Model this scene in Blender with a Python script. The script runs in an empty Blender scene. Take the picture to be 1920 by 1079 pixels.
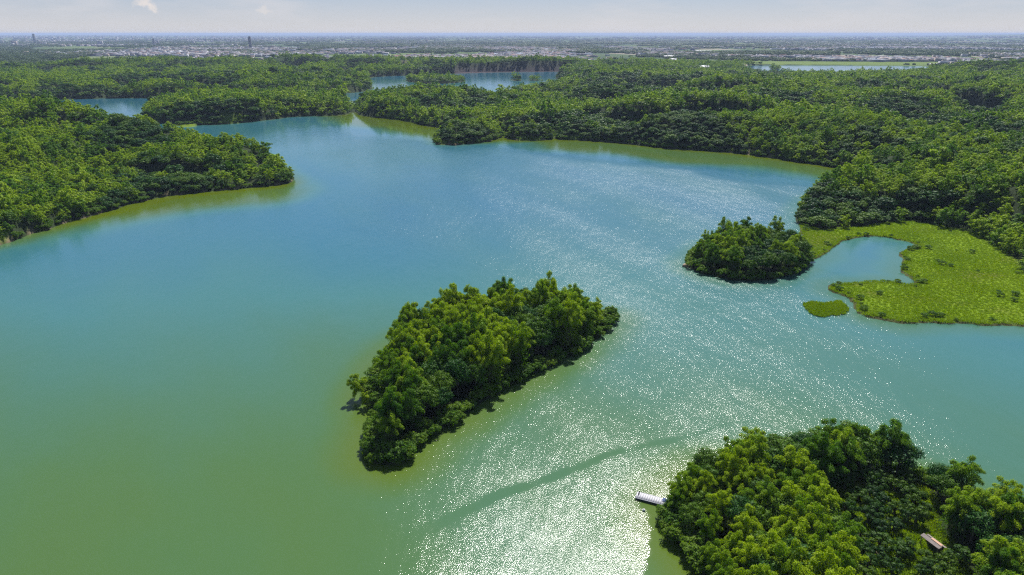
import bpy, math
import numpy as np
from mathutils import Vector

# ------------------------------------------------------------------ camera, world, sun, exposure
scene = bpy.context.scene
CAM_H, FOCAL, PITCH = 100.0, 1280.0, math.radians(20.4)
cam_data = bpy.data.cameras.new("camera")
cam_data.sensor_width = 36.0
cam_data.lens = 24.0
cam_data.clip_start = 1.0
cam_data.clip_end = 200000.0
cam = bpy.data.objects.new("camera", cam_data)
scene.collection.objects.link(cam)
cam.location = (0, 0, CAM_H)
cam.rotation_euler = (math.radians(90) - PITCH, 0, 0)
scene.camera = cam

SUN_AZ, SUN_EL = math.radians(13.0), math.radians(51.0)
world = bpy.data.worlds.new("World")
scene.world = world
world.use_nodes = True
wn, wl = world.node_tree.nodes, world.node_tree.links
wn.clear()
w_out = wn.new("ShaderNodeOutputWorld")
w_bg = wn.new("ShaderNodeBackground")
w_bg.inputs["Strength"].default_value = 0.062
sky = wn.new("ShaderNodeTexSky")
sky.sky_type = 'NISHITA'
sky.sun_disc = False
sky.sun_elevation = SUN_EL
sky.sun_rotation = SUN_AZ
sky.altitude = 100
sky.air_density = 0.9
sky.dust_density = 0.4
sky.ozone_density = 5.0
# thin clouds: low wisps and a few small puffs, the same all round the sky
tc = wn.new("ShaderNodeTexCoord")
mp = wn.new("ShaderNodeMapping"); mp.inputs["Scale"].default_value = (3.5, 3.5, 18)
nz = wn.new("ShaderNodeTexNoise"); nz.inputs["Scale"].default_value = 1.6; nz.inputs["Detail"].default_value = 6; nz.inputs["Roughness"].default_value = 0.62
rp = wn.new("ShaderNodeValToRGB")
rp.color_ramp.elements[0].position = 0.48; rp.color_ramp.elements[0].color = (0, 0, 0, 1)
rp.color_ramp.elements[1].position = 0.72; rp.color_ramp.elements[1].color = (0.55, 0.55, 0.55, 1)
mixc = wn.new("ShaderNodeMix"); mixc.data_type = 'RGBA'
mixc.inputs["B"].default_value = (7.6, 7.4, 7.6, 1)
wl.new(tc.outputs["Generated"], mp.inputs["Vector"]); wl.new(mp.outputs["Vector"], nz.inputs["Vector"])
wl.new(nz.outputs["Fac"], rp.inputs["Fac"])
# the milky lavender veil that thickens towards the horizon all the way round
sepz = wn.new("ShaderNodeSeparateXYZ"); wl.new(tc.outputs["Generated"], sepz.inputs[0])
veil = wn.new("ShaderNodeMapRange"); veil.interpolation_type = 'SMOOTHERSTEP'
veil.inputs["From Min"].default_value = 0.30; veil.inputs["From Max"].default_value = -0.06
veil.inputs["To Min"].default_value = 0.0; veil.inputs["To Max"].default_value = 0.9
wl.new(sepz.outputs["Z"], veil.inputs["Value"])
veilc = wn.new("ShaderNodeValToRGB")
veilc.color_ramp.elements[0].position = 0.0; veilc.color_ramp.elements[0].color = (0.66, 0.64, 0.65, 1)
veilc.color_ramp.elements[1].position = 0.065; veilc.color_ramp.elements[1].color = (0.33, 0.43, 0.61, 1)
_e = veilc.color_ramp.elements.new(0.25); _e.color = (0.20, 0.38, 0.78, 1)
wl.new(sepz.outputs["Z"], veilc.inputs["Fac"])
veils = wn.new("ShaderNodeVectorMath"); veils.operation = 'SCALE'; veils.inputs["Scale"].default_value = 11.0
wl.new(veilc.outputs[0], veils.inputs[0])
veilm = wn.new("ShaderNodeMix"); veilm.data_type = 'RGBA'
wl.new(veil.outputs["Result"], veilm.inputs["Factor"]); wl.new(sky.outputs["Color"], veilm.inputs["A"]); wl.new(veils.outputs[0], veilm.inputs["B"])
wl.new(veilm.outputs["Result"], mixc.inputs["A"])
wl.new(rp.outputs["Color"], mixc.inputs["Factor"])
# one small puffy cloud a few degrees above the horizon (a direction in the real sky)
def sky_puff(px, py, w, h, prev, dens, seed):
    X, Y = (px - 960) / FOCAL, -(py - 539.5) / FOCAL
    d = Vector((X, math.cos(PITCH) + Y * math.sin(PITCH), -math.sin(PITCH) + Y * math.cos(PITCH))).normalized()
    az, el = math.atan2(d.x, d.y), math.asin(d.z)
    sep = wn.new("ShaderNodeSeparateXYZ"); wl.new(tc.outputs["Generated"], sep.inputs[0])
    at = wn.new("ShaderNodeMath"); at.operation = 'ARCTAN2'; wl.new(sep.outputs["X"], at.inputs[0]); wl.new(sep.outputs["Y"], at.inputs[1])
    cmb = wn.new("ShaderNodeCombineXYZ"); wl.new(at.outputs[0], cmb.inputs[0]); wl.new(sep.outputs["Z"], cmb.inputs[1])
    n = wn.new("ShaderNodeTexNoise"); n.inputs["Scale"].default_value = 95; n.inputs["Detail"].default_value = 5
    off = wn.new("ShaderNodeVectorMath"); off.operation = 'ADD'; off.inputs[1].default_value = (seed, 0, 0)
    wl.new(cmb.outputs[0], off.inputs[0]); wl.new(off.outputs[0], n.inputs["Vector"])
    wob = wn.new("ShaderNodeVectorMath"); wob.operation = 'MULTIPLY_ADD'
    wob.inputs[1].default_value = (0.022, 0.022, 0); wl.new(n.outputs["Color"], wob.inputs[0]); wl.new(cmb.outputs[0], wob.inputs[2])
    sub = wn.new("ShaderNodeVectorMath"); sub.operation = 'SUBTRACT'; sub.inputs[1].default_value = (az + 0.011, d.z + 0.011, 0)
    wl.new(wob.outputs[0], sub.inputs[0])
    scl = wn.new("ShaderNodeVectorMath"); scl.operation = 'MULTIPLY'; scl.inputs[1].default_value = (1 / w, 1 / h, 0)
    wl.new(sub.outputs[0], scl.inputs[0])
    ln = wn.new("ShaderNodeVectorMath"); ln.operation = 'LENGTH'; wl.new(scl.outputs[0], ln.inputs[0])
    mr = wn.new("ShaderNodeMapRange"); mr.interpolation_type = 'SMOOTHSTEP'
    mr.inputs["From Min"].default_value = 1.2; mr.inputs["From Max"].default_value = 0.2
    mr.inputs["To Min"].default_value = 0; mr.inputs["To Max"].default_value = dens
    wl.new(ln.outputs["Value"], mr.inputs["Value"])
    m = wn.new("ShaderNodeMix"); m.data_type = 'RGBA'; m.inputs["B"].default_value = (9.0, 8.2, 7.7, 1)
    wl.new(prev.outputs["Result"], m.inputs["A"]); wl.new(mr.outputs["Result"], m.inputs["Factor"])
    return m
c = sky_puff(268, 7, 0.012, 0.0045, mixc, 0.75, 0.0)
c = sky_puff(286, 17, 0.006, 0.0045, c, 0.7, 3.1)
c = sky_puff(492, 20, 0.010, 0.004, c, 0.35, 5.7)
wl.new(c.outputs["Result"], w_bg.inputs["Color"])
wl.new(w_bg.outputs[0], w_out.inputs["Surface"])

sun_data = bpy.data.lights.new("sun", 'SUN')
sun_data.energy = 5.0
sun_data.angle = math.radians(0.5)
sun_data.color = (1.0, 0.96, 0.91)
sun = bpy.data.objects.new("sun", sun_data)
scene.collection.objects.link(sun)
sun_dir = Vector((math.sin(SUN_AZ) * math.cos(SUN_EL), math.cos(SUN_AZ) * math.cos(SUN_EL), math.sin(SUN_EL)))
sun.rotation_euler = sun_dir.to_track_quat('Z', 'Y').to_euler()
sun.location = (0, 0, 300)

scene.view_settings.view_transform = 'Standard'
scene.view_settings.look = 'None'
scene.view_settings.exposure = 0.62
scene.view_settings.gamma = 1.0
scene.view_settings.use_curve_mapping = False
scene.cycles.max_bounces = 5
scene.cycles.diffuse_bounces = 2
scene.cycles.glossy_bounces = 2
scene.cycles.transmission_bounces = 3
scene.cycles.volume_bounces = 0
scene.cycles.transparent_max_bounces = 4
scene.cycles.sample_clamp_direct = 0.0
scene.cycles.sample_clamp_indirect = 3.0
scene.cycles.use_denoising = False
scene.cycles.pixel_filter_type = 'BLACKMAN_HARRIS'
scene.cycles.filter_width = 1.25

# ------------------------------------------------------------------ helpers
RNG = np.random.default_rng(11)
cP, sP = math.cos(PITCH), math.sin(PITCH)

def ground(px, py, z=0.0):
    """where the line of sight of a point in the photo meets the height z"""
    X, Y = (px - 960) / FOCAL, -(py - 539.5) / FOCAL
    dx, dy, dz = X, cP + Y * sP, -sP + Y * cP
    t = (z - CAM_H) / dz
    return dx * t, dy * t

def poly(pts, z=0.0):
    return np.array([ground(a, b, z) for a, b in pts])

def chaikin(p, n=2, closed=True):
    for _ in range(n):
        q = np.roll(p, -1, axis=0)
        a, b = 0.75 * p + 0.25 * q, 0.25 * p + 0.75 * q
        p = np.empty((len(a) * 2, 2)); p[0::2] = a; p[1::2] = b
    return p

def sdist(P, V):
    """signed distance of points P to polygon V, positive inside"""
    out_d = np.full(len(P), 1e18); inside = np.zeros(len(P), bool)
    W = np.roll(V, -1, axis=0)
    x, y = P[:, 0], P[:, 1]
    for (ax, ay), (bx, by) in zip(V, W):
        ex, ey = bx - ax, by - ay
        L = ex * ex + ey * ey + 1e-12
        t = np.clip(((x - ax) * ex + (y - ay) * ey) / L, 0, 1)
        d = (x - ax - t * ex) ** 2 + (y - ay - t * ey) ** 2
        np.minimum(out_d, d, out=out_d)
        c = ((ay > y) != (by > y))
        if c.any():
            xi = (bx - ax) * (y - ay) / (by - ay + 1e-30) + ax
            inside ^= c & (x < xi)
    d = np.sqrt(out_d)
    return np.where(inside, d, -d)

def smooth(a, b, x):
    t = np.clip((x - a) / (b - a), 0, 1)
    return t * t * (3 - 2 * t)

_perm = np.random.default_rng(3).random((256, 256))
def vnoise(x, y, s):
    x = np.asarray(x) / s; y = np.asarray(y) / s
    xi = np.floor(x).astype(int); yi = np.floor(y).astype(int)
    fx = x - xi; fy = y - yi
    fx = fx * fx * (3 - 2 * fx); fy = fy * fy * (3 - 2 * fy)
    g = lambda a, b: _perm[a & 255, b & 255]
    return ((g(xi, yi) * (1 - fx) + g(xi + 1, yi) * fx) * (1 - fy) + (g(xi, yi + 1) * (1 - fx) + g(xi + 1, yi + 1) * fx) * fy)
def fbm(x, y, s, o=4):
    r = 0; a = 1; t = 0
    for k in range(o):
        r = r + a * vnoise(x + 37.1 * k, y - 91.7 * k, s / 2 ** k); t += a; a *= 0.5
    return r / t

def link(o, parent=None, coll=None):
    (coll or scene.collection).objects.link(o)
    if parent is not None:
        o.parent = parent
    return o

def mesh_np(name, verts, faces, mat=None, smooth_shade=False, attrs=None, mat_idx=None):
    """verts Nx3, faces Mxk of one k"""
    me = bpy.data.meshes.new(name)
    verts = np.asarray(verts, np.float32); faces = np.asarray(faces, np.int32)
    k = faces.shape[1]
    me.vertices.add(len(verts)); me.vertices.foreach_set("co", verts.ravel())
    me.loops.add(faces.size); me.loops.foreach_set("vertex_index", faces.ravel())
    me.polygons.add(len(faces))
    me.polygons.foreach_set("loop_start", np.arange(0, faces.size, k, dtype=np.int32))
    me.polygons.foreach_set("loop_total", np.full(len(faces), k, np.int32))
    if smooth_shade:
        me.polygons.foreach_set("use_smooth", np.ones(len(faces), bool))
    for m in (mat if isinstance(mat, (list, tuple)) else [mat] if mat else []):
        me.materials.append(m)
    if mat_idx is not None:
        me.polygons.foreach_set("material_index", np.asarray(mat_idx, np.int32))
    for an, (dom, typ, data) in (attrs or {}).items():
        a = me.attributes.new(an, typ, dom)
        a.data.foreach_set("vector" if typ == 'FLOAT_VECTOR' else "color" if typ == 'FLOAT_COLOR' else "value", np.asarray(data, np.int32 if typ == 'INT' else np.float32).ravel())
    me.update(calc_edges=True)
    return me

def tag(o, label=None, category=None, group=None, kind=None):
    if label: o["label"] = label
    if category: o["category"] = category
    if group: o["group"] = group
    if kind: o["kind"] = kind
    return o

# ------------------------------------------------------------------ shorelines (traced on the water plane)
main_px = [(-500, 194), (0, 188), (60, 189), (120, 187), (190, 185), (270, 184), (340, 186), (400, 183), (470, 184), (550, 180), (600, 179), (640, 176), (680, 173), (699, 167),
           (694, 156), (690, 146), (720, 143.5), (800, 141), (860, 138.5), (900, 137), (960, 136), (1010, 135.5), (1050, 135), (1066, 137), (1048, 142), (1040, 147), (1052, 152), (1075, 157),
           (1060, 166), (1000, 174), (900, 181), (800, 186), (700, 190), (666, 196), (660, 212), (700, 221), (760, 226), (800, 237), (835, 242), (880, 246), (935, 247),
           (1000, 247), (1036, 249), (1042, 256), (1046, 262), (1080, 263), (1150, 267), (1200, 273), (1260, 280), (1340, 284), (1400, 290), (1470, 300), (1540, 310), (1600, 321), (1628, 330),
           (1600, 345), (1545, 362), (1512, 378), (1496, 395), (1492, 412), (1502, 430), (1500, 455), (1492, 478), (1490, 492), (1518, 488), (1540, 480), (1556, 466), (1580, 452), (1612, 444), (1650, 443), (1690, 450), (1722, 462),
           (1698, 467), (1686, 480), (1698, 490), (1688, 503), (1702, 517), (1722, 531), (1706, 537), (1680, 530), (1640, 529), (1600, 534), (1552, 533), (1552, 545), (1590, 556), (1604, 570), (1610, 590),
           (1650, 599), (1690, 609), (1720, 607), (1740, 604), (1770, 607), (1800, 604), (1850, 611), (1880, 610), (1920, 614), (2100, 625), (2700, 640)]
main_w = chaikin(poly(main_px), 2, True)
cut = np.array([[9000, 200], [60000, 200], [60000, 68000], [-60000, 68000], [-60000, 1100]])
mw = poly(main_px)
# smooth only the traced stretch
def chaikin_open(p, n=2):
    for _ in range(n):
        a = 0.75 * p[:-1] + 0.25 * p[1:]; b = 0.25 * p[:-1] + 0.75 * p[1:]
        q = np.empty((len(a) * 2, 2)); q[0::2] = a; q[1::2] = b
        p = np.vstack([p[:1], q, p[-1:]])
    return p
MAIN = np.vstack([chaikin_open(mw), cut])
HEAD = chaikin(poly([(-700, 640), (-60, 476), (0, 461), (60, 440), (130, 416), (200, 397), (260, 379), (330, 366), (400, 358), (470, 352), (520, 348), (543, 343), (548, 335), (540, 322), (500, 305),
                     (430, 288), (360, 276), (300, 266), (240, 252), (150, 240), (0, 234), (-300, 234), (-900, 250)]))
MIDI = chaikin(poly([(268, 215), (276, 228), (330, 236), (385, 235), (430, 233), (500, 226), (535, 221), (552, 219), (600, 218), (656, 216), (661, 202), (650, 191), (600, 187), (540, 187), (450, 187), (350, 191), (275, 201)]))
REED = chaikin(poly([(320, 232), (345, 239), (368, 237), (362, 231), (345, 229)]))
ISLT = chaikin(poly([(812, 262), (816, 271), (850, 273), (900, 269), (938, 260), (945, 252), (930, 249), (880, 251), (825, 254)]))
ISL2 = chaikin(poly([(945, 256), (952, 262), (975, 264), (1010, 264), (1034, 262), (1038, 256), (1010, 253), (970, 252)]))
LAKI = chaikin(poly([(757, 152), (775, 155), (800, 158), (850, 157), (872, 153), (872, 149.5), (840, 149), (800, 148), (765, 149)]))
LAK2 = chaikin(poly([(958, 151.5), (978, 152.5), (978, 149), (958, 149)]))
LAK3 = chaikin(poly([(992, 151.5), (1013, 152), (1013, 149.5), (992, 149)]))
CENT = chaikin(poly([(690, 845), (702, 864), (728, 872), (762, 860), (790, 822), (840, 795), (890, 765), (950, 722), (1020, 690), (1080, 665), (1115, 640), (1152, 604), (1148, 592), (1130, 600), (1085, 593),
                     (1040, 585), (1000, 582), (950, 585), (900, 592), (850, 606), (800, 623), (745, 643), (712, 690), (692, 742), (706, 790)]))
SMAL = chaikin(poly([(1284, 499), (1302, 508), (1350, 522), (1400, 526), (1450, 524), (1485, 515), (1514, 498), (1514, 472), (1470, 455), (1400, 448), (1332, 458), (1302, 478)]))
BIGI = chaikin(poly([(1254, 952), (1268, 940), (1290, 912), (1345, 885), (1410, 874), (1480, 868), (1560, 862), (1612, 862), (1680, 889), (1765, 918), (1880, 978), (1960, 1030), (2080, 1130), (2100, 1300), (1900, 1500),
                     (1600, 1500), (1400, 1330), (1345, 1150), (1326, 1079), (1300, 1045), (1265, 1008), (1249, 975)]))
POND = chaikin(poly([(1385, 123.5), (1480, 122.5), (1640, 123.5), (1760, 124.5), (1760, 138), (1640, 139.5), (1500, 140.5), (1400, 136)]), 1)
PISL = chaikin(poly([(1442, 131), (1466, 131), (1466, 129), (1442, 129)]), 1)
MARSH = poly([(1480, 415), (1540, 432), (1600, 428), (1700, 415), (1760, 425), (1820, 437), (1865, 462), (1905, 490), (1960, 560), (2200, 600), (2600, 640), (1900, 720), (1550, 620), (1440, 480)])
ORCH = poly([(1560, 902), (1640, 886), (1705, 896), (1760, 935), (1748, 985), (1785, 1015), (1812, 1060), (1850, 1130), (1900, 1300), (1640, 1300), (1600, 1079), (1590, 1000), (1540, 950)], 2.0)
CLIFFTOP = poly([(175, 262), (240, 268), (300, 273), (360, 272), (420, 274), (455, 277), (470, 262), (400, 238), (300, 240), (230, 212), (150, 190), (120, 235)], 26.0)
MUD = poly([(850, 141), (860, 135), (1080, 133.6), (1075, 139), (1000, 137.5), (900, 139)])
FIELD = poly([(1330, 122.4), (1345, 116), (1820, 118), (1800, 123.5)])

LANDS = [MAIN, HEAD, MIDI, REED, ISLT, LAKI, LAK2, LAK3, CENT, SMAL, BIGI, PISL, ISL2]
names = ["main", "head", "midi", "reed", "islt", "laki", "lak2", "lak3", "cent", "smal", "bigi", "pisl", "isl2"]

# canopy heights seen in the photo: (x, y in the photo, height above the water)
ctrl_px = [
 (0, 200, 33), (-200, 200, 33), (100, 185, 41), (160, 192, 39), (230, 218, 34), (265, 236, 27), (300, 250, 31), (350, 251, 31), (400, 243, 32), (450, 262, 20), (500, 285, 14), (535, 300, 10),
 (240, 252, 9), (280, 261, 8), (330, 264, 8), (400, 266, 8), (450, 278, 7), (200, 236, 12), (60, 272, 21), (140, 250, 24), (0, 285, 20), (-200, 300, 22), (60, 252, 14), (0, 257, 13), (170, 262, 15), (300, 305, 8), (230, 322, 9), (200, 300, 11), (380, 308, 9), (440, 320, 9), (60, 340, 16), (0, 360, 15), (120, 330, 16), (180, 350, 10),
 (300, 188, 19), (350, 182, 25), (450, 174, 30), (520, 177, 28), (556, 189, 12), (600, 179, 27), (645, 192, 17),
 (0, 150, 25), (100, 150, 25), (200, 148, 26), (270, 150, 25), (400, 140, 29), (550, 130, 31), (640, 141, 27), (690, 152, 17), (300, 135, 14), (150, 133, 14), (450, 124, 16), (600, 120, 17),
 (0, 110, 34), (200, 108, 36), (350, 106, 37), (480, 100, 42), (530, 97, 48), (580, 101, 42), (640, 108, 35), (720, 112, 33), (850, 113, 32), (1000, 109, 35), (800, 125, 18), (950, 127, 17), (740, 130, 20),
 (690, 171, 19), (735, 166, 27), (780, 159, 33), (850, 157, 35), (930, 161, 30), (975, 166, 18), (1020, 171, 15), (1055, 172, 12), (1000, 180, 18), (800, 180, 22), (900, 185, 18),
 (1095, 160, 18), (1180, 138, 28), (1280, 133, 27), (1400, 137, 27), (1080, 126, 23), (1130, 121, 30), (1190, 113, 34), (1250, 120, 26),
 (1070, 212, 25), (1150, 205, 27), (1230, 191, 30), (1300, 186, 32), (1370, 191, 31), (1150, 190, 10), (1060, 192, 12), (1110, 163, 27), (1250, 172, 11), (1400, 204, 10), (1440, 209, 9), (1250, 150, 31), (1350, 150, 31), (1450, 160, 28),
 (1480, 177, 22), (1600, 165, 25), (1700, 176, 22), (1740, 242, 8), (1690, 235, 10), (1800, 238, 10), (1750, 172, 30), (1850, 163, 32), (1640, 240, 24), (1550, 225, 24), (1500, 262, 13), (1700, 270, 20), (1800, 252, 23), (1900, 228, 29), (2100, 220, 30),
 (1900, 330, 22), (1750, 350, 16), (1600, 366, 13), (1900, 400, 18), (1820, 300, 22), (1980, 350, 25), (1540, 375, 12), (1650, 395, 12), (1800, 420, 12), (1900, 450, 13),
 (1900, 112, 46), (1960, 108, 50), (1820, 128, 30), (1800, 140, 34), (1700, 142, 26), (1900, 150, 34), (1550, 150, 17), (1640, 156, 15), (2100, 140, 40),
 (1400, 134, 9), (1450, 134, 9), (1550, 134, 9), (1650, 134, 9), (1380, 133, 10), (1740, 133, 10), (1500, 140, 11), (1640, 140, 11), (900, 184, 14), (1000, 178, 14), (800, 186, 14), (1450, 262, 20), (860, 222, 23), (900, 223, 22), (830, 229, 18), (1000, 226, 17), (965, 232, 14), (1015, 229, 15)]
CT = np.array([(*ground(a, b, z), z) for a, b, z in ctrl_px])

def canopy(P):
    d2 = (P[:, None, 0] - CT[None, :, 0]) ** 2 + (P[:, None, 1] - CT[None, :, 1]) ** 2
    w = 1.0 / (d2 + 18.0 ** 2) ** 1.6
    z = (w * CT[None, :, 2]).sum(1) / w.sum(1)
    return z

def landinfo(P):
    """signed distance to shore (+ on land) and the index of the land it belongs to"""
    best = np.full(len(P), -1e18); idx = np.zeros(len(P), int)
    for i, V in enumerate(LANDS):
        s = sdist(P, V)
        if i == 0:
            s = np.minimum(s, -sdist(P, POND))
        m = s > best
        best = np.where(m, s, best); idx = np.where(m, i, idx)
    r = np.hypot(P[:, 0], P[:, 1])
    best = best + (fbm(P[:, 0], P[:, 1], 9, 3) - 0.5) * np.clip(r / 90, 1.2, 9)
    return best, idx

def valley(x, y):
    """0 along the ravines, 1 on the ridges between them"""
    r = np.hypot(x, y); f = fbm(x + 211 + 0.3 * y, y - 97, 215, 2)
    a = np.abs(f - 0.5) * 2
    return 0.82 * smooth(0.06, 0.13, a) + 0.18 * smooth(0.1, 0.4, a)

def terrain(P):
    s, idx = landinfo(P)
    r = np.hypot(P[:, 0], P[:, 1])
    z = np.empty(len(P))
    for a in range(0, len(P), 40000):
        z[a:a + 40000] = canopy(P[a:a + 40000])
    extra = 2.0 * smooth(700, 1100, r)
    vl = valley(P[:, 0], P[:, 1])
    h = np.maximum(z - 7.0 - extra + 8.0 * smooth(60, 200, P[:, 0]) * smooth(1500, 1150, r) * smooth(11, 18, z), 0.5) + (fbm(P[:, 0], P[:, 1], 60, 3) - 0.5) * 10
    h = np.maximum(h, 0.8) * np.where(idx == 0, 0.08 + 0.95 * vl, 1.0)
    far = smooth(2250, 2750, r)
    h = h * (1 - far) + (1.2 + 1.5 * fbm(P[:, 0], P[:, 1], 900)) * far
    # gentle rise of the plateau far away on the left and right edges
    az = np.degrees(np.arctan2(P[:, 0], P[:, 1]))
    h = h + smooth(9000, 26000, r) * (26 * smooth(-14, -36, az) + 75 * smooth(28, 37, az))
    ct = sdist(P, CLIFFTOP)
    fc = np.maximum(smooth(-10, -1, ct), smooth(-48, -85, ct))
    azm = np.degrees(np.arctan2(P[:, 0], P[:, 1]))
    fc = np.where(sdist(P + [0, 40], CLIFFTOP) > -25, fc, 1.0)
    fc = fc + (1 - fc) * smooth(-28.5, -30.5, azm)
    h = np.where(idx == 1, 4.0 + (h - 5.0 + 6.5 * smooth(-60, -200, P[:, 0]) * smooth(560, 620, r)) * fc, h)
    low = (idx == 3) | ((idx >= 5) & (idx < 12))
    h = np.where(low, 1.2 + 0.6 * fbm(P[:, 0], P[:, 1], 12), h)
    ms = sdist(P, MARSH)
    mk = (ms > 0) & (idx == 0)
    h = np.where(idx == 0, h * smooth(0, 1, np.clip(-ms / 25, 0, 1)) + 0.55 * (1 - smooth(0, 1, np.clip(-ms / 25, 0, 1))), h)
    mud = (sdist(P, MUD) > 0)
    h = np.where(mud, 0.6, h)
    ramp = 0.35 + np.clip(s, 0, None) * (0.55 + 0.75 * smooth(0.42, 0.62, fbm(P[:, 0] - 77, P[:, 1] + 31, 120, 2)))
    hh = np.where(s > 0, np.minimum(h, ramp), np.maximum(s * 0.35, -2.5))
    return hh, s, idx, mk, mud

# ------------------------------------------------------------------ materials
def nodes_of(name):
    m = bpy.data.materials.new(name); m.use_nodes = True
    nt = m.node_tree; nt.nodes.clear()
    out = nt.nodes.new("ShaderNodeOutputMaterial")
    return m, nt.nodes, nt.links, out

def principled(n, l, out, **kw):
    p = n.new("ShaderNodeBsdfPrincipled")
    for k, v in kw.items():
        p.inputs[k].default_value = v
    l.new(p.outputs[0], out.inputs["Surface"])
    return p

def ramp_node(n, stops):
    r = n.new("ShaderNodeValToRGB"); e = r.color_ramp.elements
    while len(e) < len(stops): e.new(0.5)
    for k, (p, c) in enumerate(stops):
        e[k].position = p; e[k].color = (*c, 1)
    return r

def leaf_material(name, dark, mid, light, translucent=0.42, patch=0.03):
    m, n, l, out = nodes_of(name)
    geo = n.new("ShaderNodeNewGeometry"); oi = n.new("ShaderNodeObjectInfo")
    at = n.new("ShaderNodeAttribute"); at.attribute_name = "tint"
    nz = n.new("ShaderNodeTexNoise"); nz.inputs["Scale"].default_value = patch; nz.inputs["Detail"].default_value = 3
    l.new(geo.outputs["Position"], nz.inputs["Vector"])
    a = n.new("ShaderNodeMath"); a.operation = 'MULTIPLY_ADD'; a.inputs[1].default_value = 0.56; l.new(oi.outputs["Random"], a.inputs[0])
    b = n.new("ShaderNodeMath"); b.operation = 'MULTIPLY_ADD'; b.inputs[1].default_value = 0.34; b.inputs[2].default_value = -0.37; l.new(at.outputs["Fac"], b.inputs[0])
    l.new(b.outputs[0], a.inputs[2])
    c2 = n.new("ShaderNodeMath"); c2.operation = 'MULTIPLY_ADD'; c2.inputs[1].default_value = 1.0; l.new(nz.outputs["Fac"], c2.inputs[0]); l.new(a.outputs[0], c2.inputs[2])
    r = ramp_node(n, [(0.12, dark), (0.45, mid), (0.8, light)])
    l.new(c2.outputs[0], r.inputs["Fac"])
    p = n.new("ShaderNodeBsdfPrincipled"); p.inputs["Roughness"].default_value = 0.55; p.inputs["Specular IOR Level"].default_value = 0.12
    l.new(r.outputs[0], p.inputs["Base Color"])
    t = n.new("ShaderNodeBsdfTranslucent")
    g = n.new("ShaderNodeMix"); g.data_type = 'RGBA'; g.blend_type = 'MULTIPLY'; g.inputs["Factor"].default_value = 1
    g.inputs["B"].default_value = (1.35, 1.5, 0.3, 1)
    l.new(r.outputs[0], g.inputs["A"]); l.new(g.outputs["Result"], t.inputs["Color"])
    mx = n.new("ShaderNodeMixShader"); mx.inputs[0].default_value = translucent
    l.new(p.outputs[0], mx.inputs[1]); l.new(t.outputs[0], mx.inputs[2]); l.new(mx.outputs[0], out.inputs["Surface"])
    return m

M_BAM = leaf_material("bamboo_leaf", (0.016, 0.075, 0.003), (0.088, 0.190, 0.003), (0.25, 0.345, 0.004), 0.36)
M_BRD = leaf_material("broad_leaf", (0.006, 0.040, 0.009), (0.024, 0.085, 0.011), (0.085, 0.16, 0.010), 0.22)  # darkened so broadleaf on hill sides away from the sun reads as shade
M_SHR = leaf_material("shrub_leaf", (0.04, 0.10, 0.012), (0.085, 0.17, 0.015), (0.13, 0.21, 0.02), 0.4)
M_ORC = leaf_material("orchard_leaf", (0.016, 0.050, 0.012), (0.038, 0.090, 0.014), (0.08, 0.14, 0.014), 0.3)
M_FAR = leaf_material("far_leaf", (0.022, 0.05, 0.016), (0.04, 0.08, 0.022), (0.07, 0.11, 0.03), 0.25, 0.002)
M_GRS = leaf_material("marsh_grass_blade", (0.12, 0.20, 0.003), (0.17, 0.255, 0.003), (0.21, 0.285, 0.005), 0.35, 0.035)

def bark_material():
    m, n, l, out = nodes_of("bark")
    p = principled(n, l, out, Roughness=0.9)
    nz = n.new("ShaderNodeTexNoise"); nz.inputs["Scale"].default_value = 6; nz.inputs["Detail"].default_value = 5
    r = ramp_node(n, [(0.3, (0.05, 0.04, 0.028)), (0.7, (0.16, 0.13, 0.09))])
    l.new(nz.outputs["Fac"], r.inputs["Fac"]); l.new(r.outputs[0], p.inputs["Base Color"])
    return m
M_BARK = bark_material()

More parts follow.
